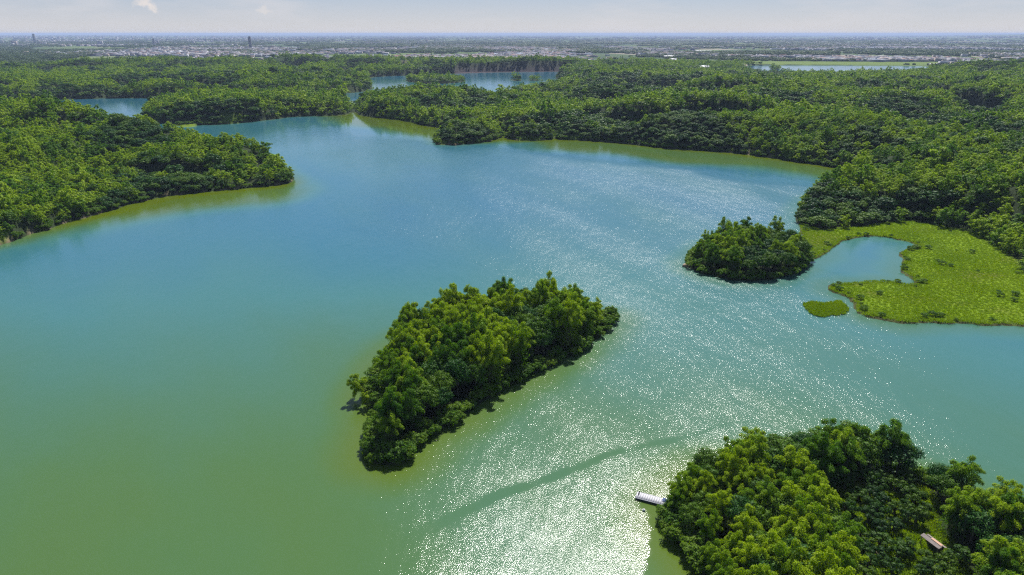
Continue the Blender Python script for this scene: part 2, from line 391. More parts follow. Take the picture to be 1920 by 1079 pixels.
def terrain_material():
    m, n, l, out = nodes_of("ground_cover")
    p = principled(n, l, out, Roughness=0.95)
    p.inputs["Specular IOR Level"].default_value = 0.1
    at = n.new("ShaderNodeAttribute"); at.attribute_name = "cover"
    geo = n.new("ShaderNodeNewGeometry")
    nz = n.new("ShaderNodeTexNoise"); nz.inputs["Scale"].default_value = 0.5; nz.inputs["Detail"].default_value = 8; nz.inputs["Roughness"].default_value = 0.7
    l.new(geo.outputs["Position"], nz.inputs["Vector"])
    mr = n.new("ShaderNodeMapRange"); mr.inputs["From Min"].default_value = 0.3; mr.inputs["From Max"].default_value = 0.7
    mr.inputs["To Min"].default_value = 0.65; mr.inputs["To Max"].default_value = 1.35
    l.new(nz.outputs["Fac"], mr.inputs["Value"])
    # field plots of the plain
    vor = n.new("ShaderNodeTexVoronoi"); vor.inputs["Scale"].default_value = 1.0
    mp = n.new("ShaderNodeMapping"); mp.inputs["Scale"].default_value = (0.0055, 0.0028, 0.001); mp.inputs["Rotation"].default_value = (0, 0, 0.25)
    l.new(geo.outputs["Position"], mp.inputs["Vector"]); l.new(mp.outputs[0], vor.inputs["Vector"])
    sepc = n.new("ShaderNodeSeparateColor"); l.new(vor.outputs["Color"], sepc.inputs[0])
    fr = ramp_node(n, [(0.0, (0.035, 0.065, 0.028)), (0.35, (0.05, 0.085, 0.03)), (0.6, (0.085, 0.13, 0.035)), (0.8, (0.12, 0.15, 0.06)), (0.92, (0.22, 0.2, 0.15))])
    fr.color_ramp.interpolation = 'CONSTANT'
    l.new(sepc.outputs[0], fr.inputs["Fac"])
    pa = n.new("ShaderNodeAttribute"); pa.attribute_name = "plain"
    m1 = n.new("ShaderNodeMix"); m1.data_type = 'RGBA'
    l.new(pa.outputs["Fac"], m1.inputs["Factor"]); l.new(at.outputs["Color"], m1.inputs["A"]); l.new(fr.outputs[0], m1.inputs["B"])
    sc = n.new("ShaderNodeVectorMath"); sc.operation = 'SCALE'
    l.new(m1.outputs["Result"], sc.inputs[0]); l.new(mr.outputs[0], sc.inputs["Scale"])
    l.new(sc.outputs[0], p.inputs["Base Color"])
    bp = n.new("ShaderNodeBump"); bp.inputs["Strength"].default_value = 0.6; bp.inputs["Distance"].default_value = 0.4
    l.new(nz.outputs["Fac"], bp.inputs["Height"]); l.new(bp.outputs[0], p.inputs["Normal"])
    return m
M_TER = terrain_material()

def water_material():
    m, n, l, out = nodes_of("lake_water")
    p = principled(n, l, out, Roughness=0.125, IOR=1.333)
    p.inputs["Specular IOR Level"].default_value = 0.5
    geo = n.new("ShaderNodeNewGeometry")
    # silty milky green with bluer and greener drifts, plus painted sky and tree reflections
    mp = n.new("ShaderNodeMapping"); mp.inputs["Scale"].default_value = (0.004, 0.0022, 1); mp.inputs["Rotation"].default_value = (0, 0, 0.6)
    l.new(geo.outputs["Position"], mp.inputs["Vector"])
    nz = n.new("ShaderNodeTexNoise"); nz.inputs["Scale"].default_value = 1.0; nz.inputs["Detail"].default_value = 5; nz.inputs["Distortion"].default_value = 0.8
    l.new(mp.outputs[0], nz.inputs["Vector"])
    silt_refl = n.new("ShaderNodeAttribute"); silt_refl.attribute_name = "silt_refl"
    ad = n.new("ShaderNodeMath"); ad.operation = 'MULTIPLY_ADD'; ad.inputs[1].default_value = 0.35; l.new(nz.outputs["Fac"], ad.inputs[0]); l.new(silt_refl.outputs["Fac"], ad.inputs[2])
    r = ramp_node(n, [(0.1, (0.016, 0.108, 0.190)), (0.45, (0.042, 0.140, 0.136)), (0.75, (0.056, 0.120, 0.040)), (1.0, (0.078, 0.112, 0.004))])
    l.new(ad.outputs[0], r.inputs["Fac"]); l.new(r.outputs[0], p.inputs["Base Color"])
    # wind ripples
    rip = n.new("ShaderNodeAttribute"); rip.attribute_name = "ripple"
    rgh = n.new("ShaderNodeMath"); rgh.operation = 'MULTIPLY_ADD'; rgh.inputs[1].default_value = 0.15; rgh.inputs[2].default_value = 0.05
    l.new(rip.outputs["Fac"], rgh.inputs[0]); l.new(rgh.outputs[0], p.inputs["Roughness"])
    def wave(scale, stretch, rot, det):
        q = n.new("ShaderNodeMapping"); q.inputs["Scale"].default_value = (scale, scale * stretch, 0); q.inputs["Rotation"].default_value = (0, 0, rot)
        l.new(geo.outputs["Position"], q.inputs["Vector"])
        w = n.new("ShaderNodeTexNoise"); w.inputs["Scale"].default_value = 1; w.inputs["Detail"].default_value = det; w.inputs["Roughness"].default_value = 0.6
        l.new(q.outputs[0], w.inputs["Vector"])
        return w
    a = wave(4.2, 0.55, 0.55, 4.0)
    b = wave(0.16, 0.4, 0.35, 2.0)
    ba = n.new("ShaderNodeBump"); ba.inputs["Distance"].default_value = 0.115
    bb = n.new("ShaderNodeBump"); bb.inputs["Distance"].default_value = 0.5
    l.new(b.outputs["Fac"], bb.inputs["Height"]); l.new(rip.outputs["Fac"], bb.inputs["Strength"])
    l.new(a.outputs["Fac"], ba.inputs["Height"]); l.new(rip.outputs["Fac"], ba.inputs["Strength"])
    l.new(bb.outputs[0], ba.inputs["Normal"]); l.new(ba.outputs[0], p.inputs["Normal"])
    return m
M_WAT = water_material()

def simple(name, c, rough=0.7, noise=0.25, scale=3.0, metallic=0.0):
    m, n, l, out = nodes_of(name)
    p = principled(n, l, out, Roughness=rough, Metallic=metallic)
    nz = n.new("ShaderNodeTexNoise"); nz.inputs["Scale"].default_value = scale; nz.inputs["Detail"].default_value = 5
    r = ramp_node(n, [(0.3, tuple(x * (1 - noise) for x in c)), (0.7, tuple(min(1, x * (1 + noise)) for x in c))])
    l.new(nz.outputs["Fac"], r.inputs["Fac"]); l.new(r.outputs[0], p.inputs["Base Color"])
    return m
M_DECK = simple("weathered_deck", (0.42, 0.42, 0.45), 0.6, 0.2, 4)
M_FLOAT = simple("dark_float", (0.04, 0.05, 0.07), 0.6)
M_BLUE = simple("blue_plastic", (0.03, 0.13, 0.42), 0.4, 0.15)
M_WHITE = simple("white_paint", (0.78, 0.78, 0.76), 0.5, 0.06)
M_TIN = simple("weathered_tin", (0.20, 0.17, 0.155), 0.85, 0.3, 6)
M_RUST = simple("rusty_tin", (0.42, 0.25, 0.16), 0.7, 0.3, 6)
M_WOOD = simple("grey_timber", (0.2, 0.16, 0.12), 0.8, 0.3, 6)
M_ROCK = simple("shore_rock", (0.28, 0.21, 0.14), 0.9, 0.35, 2)
M_W = [simple("wall_white", (0.34, 0.34, 0.36), 0.8, 0.1), simple("wall_grey", (0.20, 0.20, 0.23), 0.8, 0.1), simple("wall_cream", (0.34, 0.29, 0.25), 0.8, 0.1),
       simple("wall_dark", (0.12, 0.13, 0.16), 0.7, 0.1), simple("roof_red", (0.36, 0.16, 0.11), 0.8, 0.15), simple("roof_blue", (0.2, 0.27, 0.38), 0.6, 0.1), simple("roof_white", (0.52, 0.52, 0.53), 0.5, 0.06), simple("window_glass", (0.03, 0.04, 0.05), 0.2, 0.1)]

# ------------------------------------------------------------------ ground and water sheets
th = np.radians(np.concatenate([np.arange(-180, -48, 4.0), np.arange(-48, 48.01, 0.34), np.arange(52, 180, 4.0)]))
rr = np.concatenate([[40.0], 60 * np.exp(np.arange(0, 6.4, 0.0088)), [45000, 66000]])
rr = rr[rr < 60000]; rr = np.append(rr, 64000)
nt_, nr = len(th), len(rr)
R, T = np.meshgrid(rr, th, indexing='ij')
GX, GY = (R * np.sin(T)).ravel(), (R * np.cos(T)).ravel()
GP = np.column_stack([GX, GY])
gh, gs, gi, gm, gmud = terrain(GP)

i, j = np.meshgrid(np.arange(nr - 1), np.arange(nt_), indexing='ij')
j2 = (j + 1) % nt_
faces = np.column_stack([(i * nt_ + j).ravel(), (i * nt_ + j2).ravel(), ((i + 1) * nt_ + j2).ravel(), ((i + 1) * nt_ + j).ravel()])
rad = np.hypot(GX, GY)
plain = smooth(2200, 2500, rad) * (gi == 0) * (sdist(GP, FIELD) < 0)
cover = np.tile(np.array([0.022, 0.035, 0.012]), (len(GP), 1))
def paint(mask, c):
    m = np.clip(mask, 0, 1)[:, None]
    cover[:] = cover * (1 - m) + np.array(c) * m
pn = fbm(GX, GY, 60)
paint(gm.astype(float), (0.12, 0.19, 0.003))
paint(gm * smooth(0.55, 0.68, fbm(GX, GY * 1.7, 40)) * 0.7, (0.10, 0.10, 0.02))
paint(gm * smooth(0.45, 0.3, fbm(GX + 90, GY * 1.7, 25)) * 0.6, (0.05, 0.10, 0.006))
paint(gm * smooth(2.5, 0.5, gs), (0.05, 0.055, 0.02))
paint((gi == 3).astype(float), (0.14, 0.2, 0.012))
paint(smooth(-1, 2, sdist(GP, ORCH)), (0.13, 0.20, 0.012))
paint(gmud.astype(float), (0.04, 0.032, 0.036))
paint((sdist(GP, FIELD) > 0) * 1.0, (0.10, 0.15, 0.025))
paint((np.abs(gs) < 0.6) & (rad < 700) & ~gm & ((gi < 8) | (gi == 12)), (0.17, 0.14, 0.085))
edge_green = (gs > 1.0) & (gs < 4.0) & (rad < 900) & (pn > 0.5)
paint(edge_green * 0.9, (0.10, 0.16, 0.015))
me = mesh_np("ground", np.column_stack([GX, GY, gh]), faces, M_TER, True,
             {"cover": ('POINT', 'FLOAT_COLOR', np.column_stack([cover, np.ones(len(GP))])), "plain": ('POINT', 'FLOAT', plain)})
tag(link(bpy.data.objects.new("ground", me)), kind="structure")

# water: ripples die down in sheltered water near the shores and along an old wake
wr = rr[(rr < 3000)]
n2 = len(wr)
i, j = np.meshgrid(np.arange(n2 - 1), np.arange(nt_), indexing='ij'); j2 = (j + 1) % nt_
wf = np.column_stack([(i * nt_ + j).ravel(), (i * nt_ + j2).ravel(), ((i + 1) * nt_ + j2).ravel(), ((i + 1) * nt_ + j).ravel()])
WX, WY = GX[:n2 * nt_], GY[:n2 * nt_]; WP = np.column_stack([WX, WY]); ws, wi = gs[:n2 * nt_], gi[:n2 * nt_]
wrad = np.hypot(WX, WY)
def curve_dist(P, C):
    d = np.full(len(P), 1e18); tt = np.zeros(len(P))
    for k in range(len(C) - 1):
        a, b = C[k], C[k + 1]; e = b - a
        t = np.clip(((P - a) @ e) / (e @ e), 0, 1)
        q = np.hypot(*(P - a - t[:, None] * e).T)
        m = q < d; d = np.where(m, q, d); tt = np.where(m, (k + t) / (len(C) - 1), tt)
    return d, tt
ripple = 0.72 + 0.5 * (fbm(WX + 0.4 * WY, WY * 0.35, 45, 4) - 0.5)
main_s = -ws
lee = smooth(150, 20, -sdist(WP, MAIN)) * smooth(480, 560, wrad) * smooth(1200, 900, wrad)
ripple *= 1 - 0.82 * smooth(0.25, 0.6, lee + 0.35 * (fbm(WX, WY * 0.4, 60) - 0.5))
ripple *= 1 - 0.45 * smooth(90, 20, -sdist(WP, HEAD))
wind = curve_dist(WP, poly([(1250, 1400), (1150, 1079), (1150, 800), (1180, 600), (1250, 400), (1280, 300)]))[0] / np.clip(wrad, 60, 1e9)
wnd = smooth(0.60, 0.08, wind + 0.35 * (fbm(WX, WY * 0.6, 60, 4) - 0.5))
ripple *= (0.42 + 0.68 * wnd) * (1 + 0.95 * wnd * smooth(170, 400, wrad)) * (1 - 0.25 * smooth(1050, 1300, wrad))
ripple *= 1 + 0.35 * (fbm(WX + 0.5 * WY, WY * 0.22, 14, 3) - 0.5)
wake, wt = curve_dist(WP, poly([(700, 1050), (860, 965), (930, 930), (1010, 905), (1080, 878), (1140, 852), (1200, 838), (1260, 826), (1330, 806), (1390, 786)]))
wk = smooth(1.15, 0.2, wake / (2.1 * (1 - 0.55 * wt) * (0.75 + 0.7 * fbm(WX, WY, 8))))
ripple *= 1 - 0.9 * wk * (0.45 + 0.55 * smooth(0.3, 0.55, fbm(WX, WY, 5, 2))) * smooth(0.0, 0.22, wt) * smooth(1.0, 0.88, wt) * (0.55 + 0.45 * smooth(0.7, 0.4, wt))
lee2 = poly([(1192, 931), (1215, 958), (1222, 1000), (1214, 1050), (1200, 1130), (1190, 1300), (1500, 1400), (1400, 1100), (1300, 1000), (1262, 945)])
ripple *= 1 - 0.93 * smooth(-0.9, 0.9, sdist(WP, lee2) + 2.2 * (fbm(WX, WY, 1.6, 3) - 0.5))
pondp = poly([(1500, 492), (1560, 440), (1650, 440), (1730, 462), (1690, 500), (1725, 532), (1640, 528)])
ripple *= 1 - 0.9 * smooth(-6, 4, sdist(WP, pondp))
old, ot = curve_dist(WP, poly([(960, 610), (1090, 560), (1220, 500), (1330, 455)]))
ripple *= 1 - 0.12 * smooth(2.5, 0.8, old)
silt_refl = 0.62 - 0.55 * smooth(100, 420, wrad) + 0.2 * smooth(16, 2, -ws)  # bluer with distance: sky reflection painted into the colour; siltier at the banks
refl_band = np.maximum(sdist(WP + [0, 55], MAIN), sdist(WP + [0, 45], HEAD))
silt_refl = silt_refl + 0.62 * smooth(45, 0, -refl_band + 40 * (fbm(WX, WY * 0.5, 70) - 0.5)) * smooth(380, 470, wrad) * smooth(1300, 1000, wrad)  # green bands off the shores: hill and tree reflections painted into the colour
silt_refl = np.clip(silt_refl + 0.30 * (fbm(WX + WY * 0.5, WY * 0.45, 90, 6) - 0.5), 0, 1)
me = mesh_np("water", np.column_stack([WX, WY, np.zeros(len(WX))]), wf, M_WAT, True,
             {"ripple": ('POINT', 'FLOAT', np.clip(ripple, 0.03, 1.7)), "silt_refl": ('POINT', 'FLOAT', silt_refl)})
tag(link(bpy.data.objects.new("water", me)), kind="structure")

# ------------------------------------------------------------------ plant shapes
def unit(v):
    return v / (np.linalg.norm(v, axis=1, keepdims=True) + 1e-9)

def leaves_mesh(name, C, D, N, L, W, tint, mat):
    S = unit(np.cross(D, N)) * (W / 2)[:, None]
    Dh = unit(D) * (L / 2)[:, None]
    n = len(C)
    V = np.empty((n, 4, 3)); V[:, 0] = C - Dh; V[:, 1] = C + S - Dh * 0.15; V[:, 2] = C + Dh; V[:, 3] = C - S - Dh * 0.15
    Fc = np.arange(n * 4).reshape(n, 4)
    return mesh_np(name, V.reshape(-1, 3), Fc, mat, False, {"tint": ('FACE', 'FLOAT', tint)})

def tube(path, radii, k=5):
    path = np.asarray(path, float); V = []; Fq = []
    for q, (p, r) in enumerate(zip(path, radii)):
        d = path[min(q + 1, len(path) - 1)] - path[max(q - 1, 0)]; d = d / (np.linalg.norm(d) + 1e-9)
        a = np.cross(d, [0.3, 1, 0.1]); a /= np.linalg.norm(a); b = np.cross(d, a)
        for s in range(k):
            t = 2 * math.pi * s / k
            V.append(p + r * (math.cos(t) * a + math.sin(t) * b))
    for q in range(len(path) - 1):
        for s in range(k):
            Fq.append([q * k + s, q * k + (s + 1) % k, (q + 1) * k + (s + 1) % k, (q + 1) * k + s])
    return np.array(V), np.array(Fq)

def join_tubes(name, tubes, mat):
    V = []; Fq = []; o = 0
    for v, f in tubes:
        V.append(v); Fq.append(f + o); o += len(v)
    return mesh_np(name, np.vstack(V), np.vstack(Fq), mat, True)

def bamboo_shape(seed, plumes, per, leaf, height=13.0, spread=4.9, mat=M_BAM, culms=True, fat=1.0):
    g = np.random.default_rng(seed)
    C = []; D = []; N = []; TT = []; tubes = []
    for k in range(plumes):
        az = k * 2.39996 + g.uniform(-0.3, 0.3)
        far = math.sqrt((k + 0.6) / plumes)
        Rm = spread * far * g.uniform(0.75, 1.15)
        Hh = height * (1.02 - 0.42 * far ** 1.6) * g.uniform(0.78, 1.14)
        b0 = np.array([math.cos(az + 1), math.sin(az + 1), 0]) * g.uniform(0.1, 1.1)
        ax = np.array([math.cos(az), math.sin(az), 0.0])
        bend = 1.75 + 0.45 * g.random()
        def path(t):
            t = np.asarray(t)[:, None]
            return b0 + ax * Rm * (0.25 * t + 0.75 * t ** 2) + np.array([0, 0, 1.0]) * Hh * np.sin(t * bend) / 1.0
        t = 1 - g.beta(1.0, 2.3, per) * 0.88
        prof = np.sin(np.clip((1 - t) / 0.85, 0, 1) ** 0.55 * math.pi * 0.78 + 0.25)
        rad = 0.86 * fat * (0.35 + 0.75 * prof) * g.random(per) ** 0.33
        o = unit(g.normal(size=(per, 3)) * [1, 1, 0.75])
        c = path(t) + o * rad[:, None]
        c[:, 2] -= 0.35 * rad
        c[:, 2] = np.maximum(c[:, 2], 0.3)
        C.append(c)
        D.append(unit(o * [0.5, 0.5, 0.2] + ax * 0.6 + np.array([0, 0, -0.75]) + g.normal(size=(per, 3)) * 0.45))
        N.append(unit(o * 1.0 + np.array([0, 0, 0.55]) + g.normal(size=(per, 3)) * 0.28))
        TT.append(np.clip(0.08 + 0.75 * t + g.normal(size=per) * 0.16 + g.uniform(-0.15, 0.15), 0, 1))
        if culms:
            tubes.append((tube(path(np.linspace(0, 0.95, 5)), np.linspace(0.09, 0.025, 5), 4)))
    # skirt of leaves near the ground
    q = int(per * plumes * 0.12); a = g.uniform(0, 6.283, q); r = spread * 0.75 * np.sqrt(g.random(q))
    C.append(np.column_stack([np.cos(a) * r, np.sin(a) * r, g.uniform(0.2, height * 0.35, q)]))
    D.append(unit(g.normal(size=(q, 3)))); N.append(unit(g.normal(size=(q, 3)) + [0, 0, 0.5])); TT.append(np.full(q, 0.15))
    C, D, N, TT = map(lambda z: np.concatenate(z), (C, D, N, TT))
    n = len(C)
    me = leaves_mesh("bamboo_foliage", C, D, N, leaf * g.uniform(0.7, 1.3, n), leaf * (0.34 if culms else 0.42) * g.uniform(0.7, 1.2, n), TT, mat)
    st = join_tubes("bamboo_culms", tubes, M_BARK) if culms else None
    return me, st

def broad_shape(seed, lobes, per, leaf, height=10.0, width=4.2, mat=M_BRD, trunk=True):
    g = np.random.default_rng(seed)
    C = []; D = []; N = []; TT = []; tubes = []
    if trunk:
        tubes.append(tube([(0, 0, -0.5), (0.1, 0.05, height * 0.25), (0.2, -0.1, height * 0.5), (0.1, 0, height * 0.75)], [0.3, 0.22, 0.16, 0.07], 6))
    for k in range(lobes):
        az = k * 2.39996 + g.uniform(-0.4, 0.4)
        v = (k + 0.5) / lobes
        el = math.asin(0.98 - 1.15 * v)
        rr_ = g.uniform(0.62, 0.95)
        ctr = np.array([math.cos(az) * math.cos(el) * width * rr_, math.sin(az) * math.cos(el) * width * rr_, height * 0.56 + math.sin(el) * height * 0.36 * rr_])
        lr = width * g.uniform(0.26, 0.44)
        o = unit(g.normal(size=(per, 3)) + [0, 0, 0.35])
        c = ctr + o * (lr * g.uniform(0.6, 1.08, per) * (1 + 0.15 * g.normal(size=per)))[:, None] * [1, 1, 0.75]
        c[:, 2] = np.maximum(c[:, 2], 0.2)
        C.append(c)
        D.append(unit(np.cross(o, g.normal(size=(per, 3))) + o * 0.35 + [0, 0, -0.25]))
        N.append(unit(o + g.normal(size=(per, 3)) * 0.25 + [0, 0, 0.1]))
        TT.append(np.clip(0.45 + 0.3 * o[:, 2] * 0.3 + g.normal(size=per) * 0.16 + g.uniform(-0.2, 0.2), 0, 1))
        if trunk and k % 2 == 0:
            tubes.append(tube([(0.1, 0, height * g.uniform(0.2, 0.45)), ctr * [0.5, 0.5, 0.8], ctr], [0.14, 0.09, 0.03], 4))
    C, D, N, TT = map(lambda z: np.concatenate(z), (C, D, N, TT))
    n = len(C)
    me = leaves_mesh("tree_crown", C, D, N, leaf * g.uniform(0.7, 1.3, n), leaf * 0.62 * g.uniform(0.7, 1.2, n), TT, mat)
    st = join_tubes("tree_trunk", tubes, M_BARK) if trunk else None
    return me, st

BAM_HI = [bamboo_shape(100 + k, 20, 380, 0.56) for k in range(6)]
BRD_HI = [broad_shape(200 + k, 22, 170, 0.50) for k in range(5)]
ORC_HI = [broad_shape(300 + k, 9, 110, 0.34, 3.0, 1.5, M_ORC) for k in range(4)]
SHR_HI = [broad_shape(400 + k, 10, 90, 0.38, 2.6, 1.7, M_SHR) for k in range(3)]

lib = {}
def library(key, meshes):
    c = bpy.data.collections.new(key)
    for q, m in enumerate(meshes):
        o = bpy.data.objects.new("%s_%02d" % (key, q), m)
        c.objects.link(o)
    lib[key] = c
library("near_plants", [BAM_HI[0][0], BAM_HI[1][0], BAM_HI[2][0], BRD_HI[0][0], BRD_HI[1][0]])
library("mid_plants", [bamboo_shape(500, 13, 85, 1.0, culms=False)[0], bamboo_shape(501, 13, 85, 1.0, culms=False)[0], bamboo_shape(502, 12, 85, 1.0, culms=False)[0],
                       broad_shape(510, 20, 48, 0.95, trunk=False)[0], broad_shape(511, 20, 48, 0.95, trunk=False)[0]])
library("far_plants", [bamboo_shape(520, 9, 34, 1.7, culms=False, fat=1.1)[0], bamboo_shape(521, 9, 34, 1.7, culms=False, fat=1.1)[0], bamboo_shape(522, 9, 34, 1.7, culms=False, fat=1.1)[0],
                       broad_shape(530, 13, 24, 1.7, trunk=False)[0], broad_shape(531, 13, 24, 1.7, trunk=False)[0]])
library("plain_plants", [broad_shape(540 + k, 14, 14, 6.5, 10, 17, M_FAR, False)[0] for k in range(3)])
library("shore_shrubs", [m for m, _ in SHR_HI])
def tuft(seed, n, rad, h):
    g = np.random.default_rng(seed)
    a = g.uniform(0, 6.283, n); r = rad * np.sqrt(g.random(n))
    hh = h * g.uniform(0.5, 1.2, n)
    C = np.column_stack([np.cos(a) * r, np.sin(a) * r, hh * 0.45])
    D = unit(np.column_stack([g.normal(size=n) * 0.5, g.normal(size=n) * 0.5, np.ones(n)]))
    N = unit(np.column_stack([g.normal(size=n), g.normal(size=n), g.normal(size=n) * 0.2]))
    return leaves_mesh("grass_tuft", C, D, N, hh, np.full(n, 0.16 * h / 0.6), np.clip(0.5 + g.normal(size=n) * 0.2, 0, 1), M_GRS)
library("grass_tufts", [tuft(600 + k, 46, 1.0, 0.75) for k in range(3)])

def scatter(name, P, Z, scl, idx, key, label=None, category=None, group=None):
    """one object of scattered plants nobody could count"""
    n = len(P)
    if n == 0: return None
    me = bpy.data.meshes.new(name)
    me.vertices.add(n); me.vertices.foreach_set("co", np.column_stack([P, Z]).astype(np.float32).ravel())
    rot = np.column_stack([RNG.normal(size=n) * 0.05, RNG.normal(size=n) * 0.05, RNG.uniform(0, 6.283, n)])
    for an, typ, d in (("rot", 'FLOAT_VECTOR', rot), ("scl", 'FLOAT_VECTOR', scl), ("pick", 'INT', idx)):
        a = me.attributes.new(an, typ, 'POINT')
        a.data.foreach_set("value" if typ == 'INT' else "vector", np.asarray(d, np.int32 if typ == 'INT' else np.float32).ravel())
    o = link(bpy.data.objects.new(name, me))
    ng = bpy.data.node_groups.new(name + "_scatter", "GeometryNodeTree")
    ng.interface.new_socket("Geometry", in_out='INPUT', socket_type='NodeSocketGeometry')
    ng.interface.new_socket("Geometry", in_out='OUTPUT', socket_type='NodeSocketGeometry')
    N = ng.nodes; L = ng.links
    gi_, go = N.new("NodeGroupInput"), N.new("NodeGroupOutput")
    iop = N.new("GeometryNodeInstanceOnPoints"); ci = N.new("GeometryNodeCollectionInfo")
    ci.inputs["Collection"].default_value = lib[key]; ci.inputs["Separate Children"].default_value = True; ci.inputs["Reset Children"].default_value = True
    iop.inputs["Pick Instance"].default_value = True
    def attr(nm, ty):
        a = N.new("GeometryNodeInputNamedAttribute"); a.data_type = ty; a.inputs["Name"].default_value = nm
        return a.outputs["Attribute"]
    e2r = N.new("FunctionNodeEulerToRotation")
    L.new(attr("rot", 'FLOAT_VECTOR'), e2r.inputs[0])
    L.new(gi_.outputs[0], iop.inputs["Points"]); L.new(ci.outputs[0], iop.inputs["Instance"])
    L.new(attr("pick", 'INT'), iop.inputs["Instance Index"]); L.new(e2r.outputs[0], iop.inputs["Rotation"]); L.new(attr("scl", 'FLOAT_VECTOR'), iop.inputs["Scale"])
    L.new(iop.outputs[0], go.inputs[0])
    md = o.modifiers.new("scatter", 'NODES'); md.node_group = ng
    tag(o, label, category, group, "stuff")
    return o

def jitter_grid(x0, x1, y0, y1, s, j=0.42):
    xs, ys = np.arange(x0, x1, s), np.arange(y0, y1, s)
    X, Y = np.meshgrid(xs, ys); X = X + (np.arange(len(ys)) % 2)[:, None] * s / 2
    P = np.column_stack([X.ravel(), Y.ravel()])
    return P + RNG.uniform(-j, j, P.shape) * s

# ------------------------------------------------------------------ the forests on the far shores
def in_view(P, m=4):
    az = np.degrees(np.arctan2(P[:, 0], P[:, 1]))
    return np.abs(az) < 37.5 + m + 4 * (np.hypot(P[:, 0], P[:, 1]) < 500)

REG = {}
for (r0, r1, s, key) in ((200, 360, 5.0, "near_plants"), (360, 720, 5.2, "mid_plants"), (720, 1250, 6.6, "far_plants"), (1250, 2560, 8.6, "far_plants")):
    w = r1 * 0.78
    P = jitter_grid(-w, w, r0 * 0.6, r1, s)
    r = np.hypot(P[:, 0], P[:, 1])
    P = P[(r >= r0) & (r < r1) & in_view(P)]
    h, s_, ii, mk, mud = terrain(P)
    r = np.hypot(P[:, 0], P[:, 1])
    keep = (s_ > 1.2) & ~mk & ~mud & ~np.isin(ii, (3, 8, 9, 10)) & (sdist(P, FIELD) < 0)
    cs = sdist(P, CLIFFTOP)
    keep &= ~((cs < -1.5) & (cs > -8.5) & (ii == 1))
    keep &= RNG.random(len(P)) > smooth(2200, 2560, r) * (fbm(P[:, 0], P[:, 1], 120) > 0.42)
    P, h, s_, ii, r = P[keep], h[keep], s_[keep], ii[keep], r[keep]
    # bamboo, but darker broadleaf as painted shade on slopes away from sun and in ravines
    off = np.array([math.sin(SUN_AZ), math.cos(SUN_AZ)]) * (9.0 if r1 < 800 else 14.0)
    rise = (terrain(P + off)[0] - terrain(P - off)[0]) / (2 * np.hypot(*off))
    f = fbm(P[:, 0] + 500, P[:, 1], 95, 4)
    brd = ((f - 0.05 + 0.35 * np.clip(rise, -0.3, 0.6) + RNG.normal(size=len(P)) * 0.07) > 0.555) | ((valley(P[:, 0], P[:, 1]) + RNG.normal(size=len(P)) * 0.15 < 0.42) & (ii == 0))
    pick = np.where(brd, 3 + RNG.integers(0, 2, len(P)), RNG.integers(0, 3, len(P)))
    sz = np.clip(RNG.normal(0.82, 0.14, len(P)), 0.5, 1.25) * (s / 5.2) ** 0.55
    sz *= np.where(s_ < 5, 0.78, 1.0)
    sz *= 1 + 0.45 * (RNG.random(len(P)) > 0.93)
    sc = np.column_stack([sz * 1.0, sz * 1.0, sz * (RNG.uniform(0.82, 1.15, len(P)) if r1 < 400 else RNG.uniform(0.52, 0.8, len(P)))])
    REG.setdefault(key, []).append((P, h - 0.3, sc, pick, ii))

reg_def = [((1,), "forest", "dark hilly woodland covering the headland on the left"), ((2,), "forest", "low bamboo wood on the long island beyond the left headland"),
           ((4,), "forest", "small dense bamboo islet off the far shore"), ((12,), "forest", "second bamboo islet, right beside the first one off the far shore"), ((5, 6, 7, 11), "forest", "dark trees on the tiny islets in the upper lake and far pond"),
           ((0,), None, None)]
for key, parts in REG.items():
    P, h, sc, pick, ii = (np.concatenate([p[q] for p in parts]) for q in range(5))
    for ids, nm, lab in reg_def:
        m = np.isin(ii, ids)
        if not m.any(): continue
        if nm:
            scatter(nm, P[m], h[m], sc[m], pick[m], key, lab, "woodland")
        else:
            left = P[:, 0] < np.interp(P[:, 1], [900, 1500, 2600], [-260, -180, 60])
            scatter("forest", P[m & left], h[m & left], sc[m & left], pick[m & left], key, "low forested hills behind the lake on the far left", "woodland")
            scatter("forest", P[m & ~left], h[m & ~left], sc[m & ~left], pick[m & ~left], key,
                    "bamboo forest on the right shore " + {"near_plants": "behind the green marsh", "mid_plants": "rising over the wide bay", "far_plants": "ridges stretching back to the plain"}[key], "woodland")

# shrubs overhanging every nearer shore
def shore_line(V, s, rmax):
    W = np.roll(V, -1, axis=0); out = []
    for a, b in zip(V, W):
        L = np.hypot(*(b - a))
        if min(np.hypot(*a), np.hypot(*b)) > rmax or L > 400: continue
        n = max(1, int(L / s))
        for t in np.arange(n) / n: out.append(a + (b - a) * t)
    return np.array(out) if out else np.zeros((0, 2))
SP = np.vstack([shore_line(V, 2.0, 900) for V in (MAIN, HEAD, MIDI, ISLT, ISL2, CENT, SMAL, BIGI)])
SP = np.repeat(SP, 3, axis=0) + RNG.normal(size=(len(SP) * 3, 2)) * 1.3
SP = SP[in_view(SP)]
hs, ss, si, sm, _ = terrain(SP)
near_ = np.isin(si, (8, 9, 10))
kp = (ss > np.where(near_, -0.9, 0.1)) & ~sm & (sdist(SP, poly([(1235, 920), (1270, 925), (1275, 960), (1240, 965)])) < 0)
SP, hs, ss = SP[kp], np.maximum(hs[kp], 0.15), ss[kp]
sz = RNG.uniform(0.6, 1.3, len(SP)) * np.where(np.hypot(SP[:, 0], SP[:, 1]) < 330, 1.1, 1.0)
scatter("shrubbery", SP, hs - 0.2, np.column_stack([sz, sz, sz]), RNG.integers(0, 3, len(SP)), "shore_shrubs", "low shrubs hanging over the water along the wooded shores", "shrubbery")

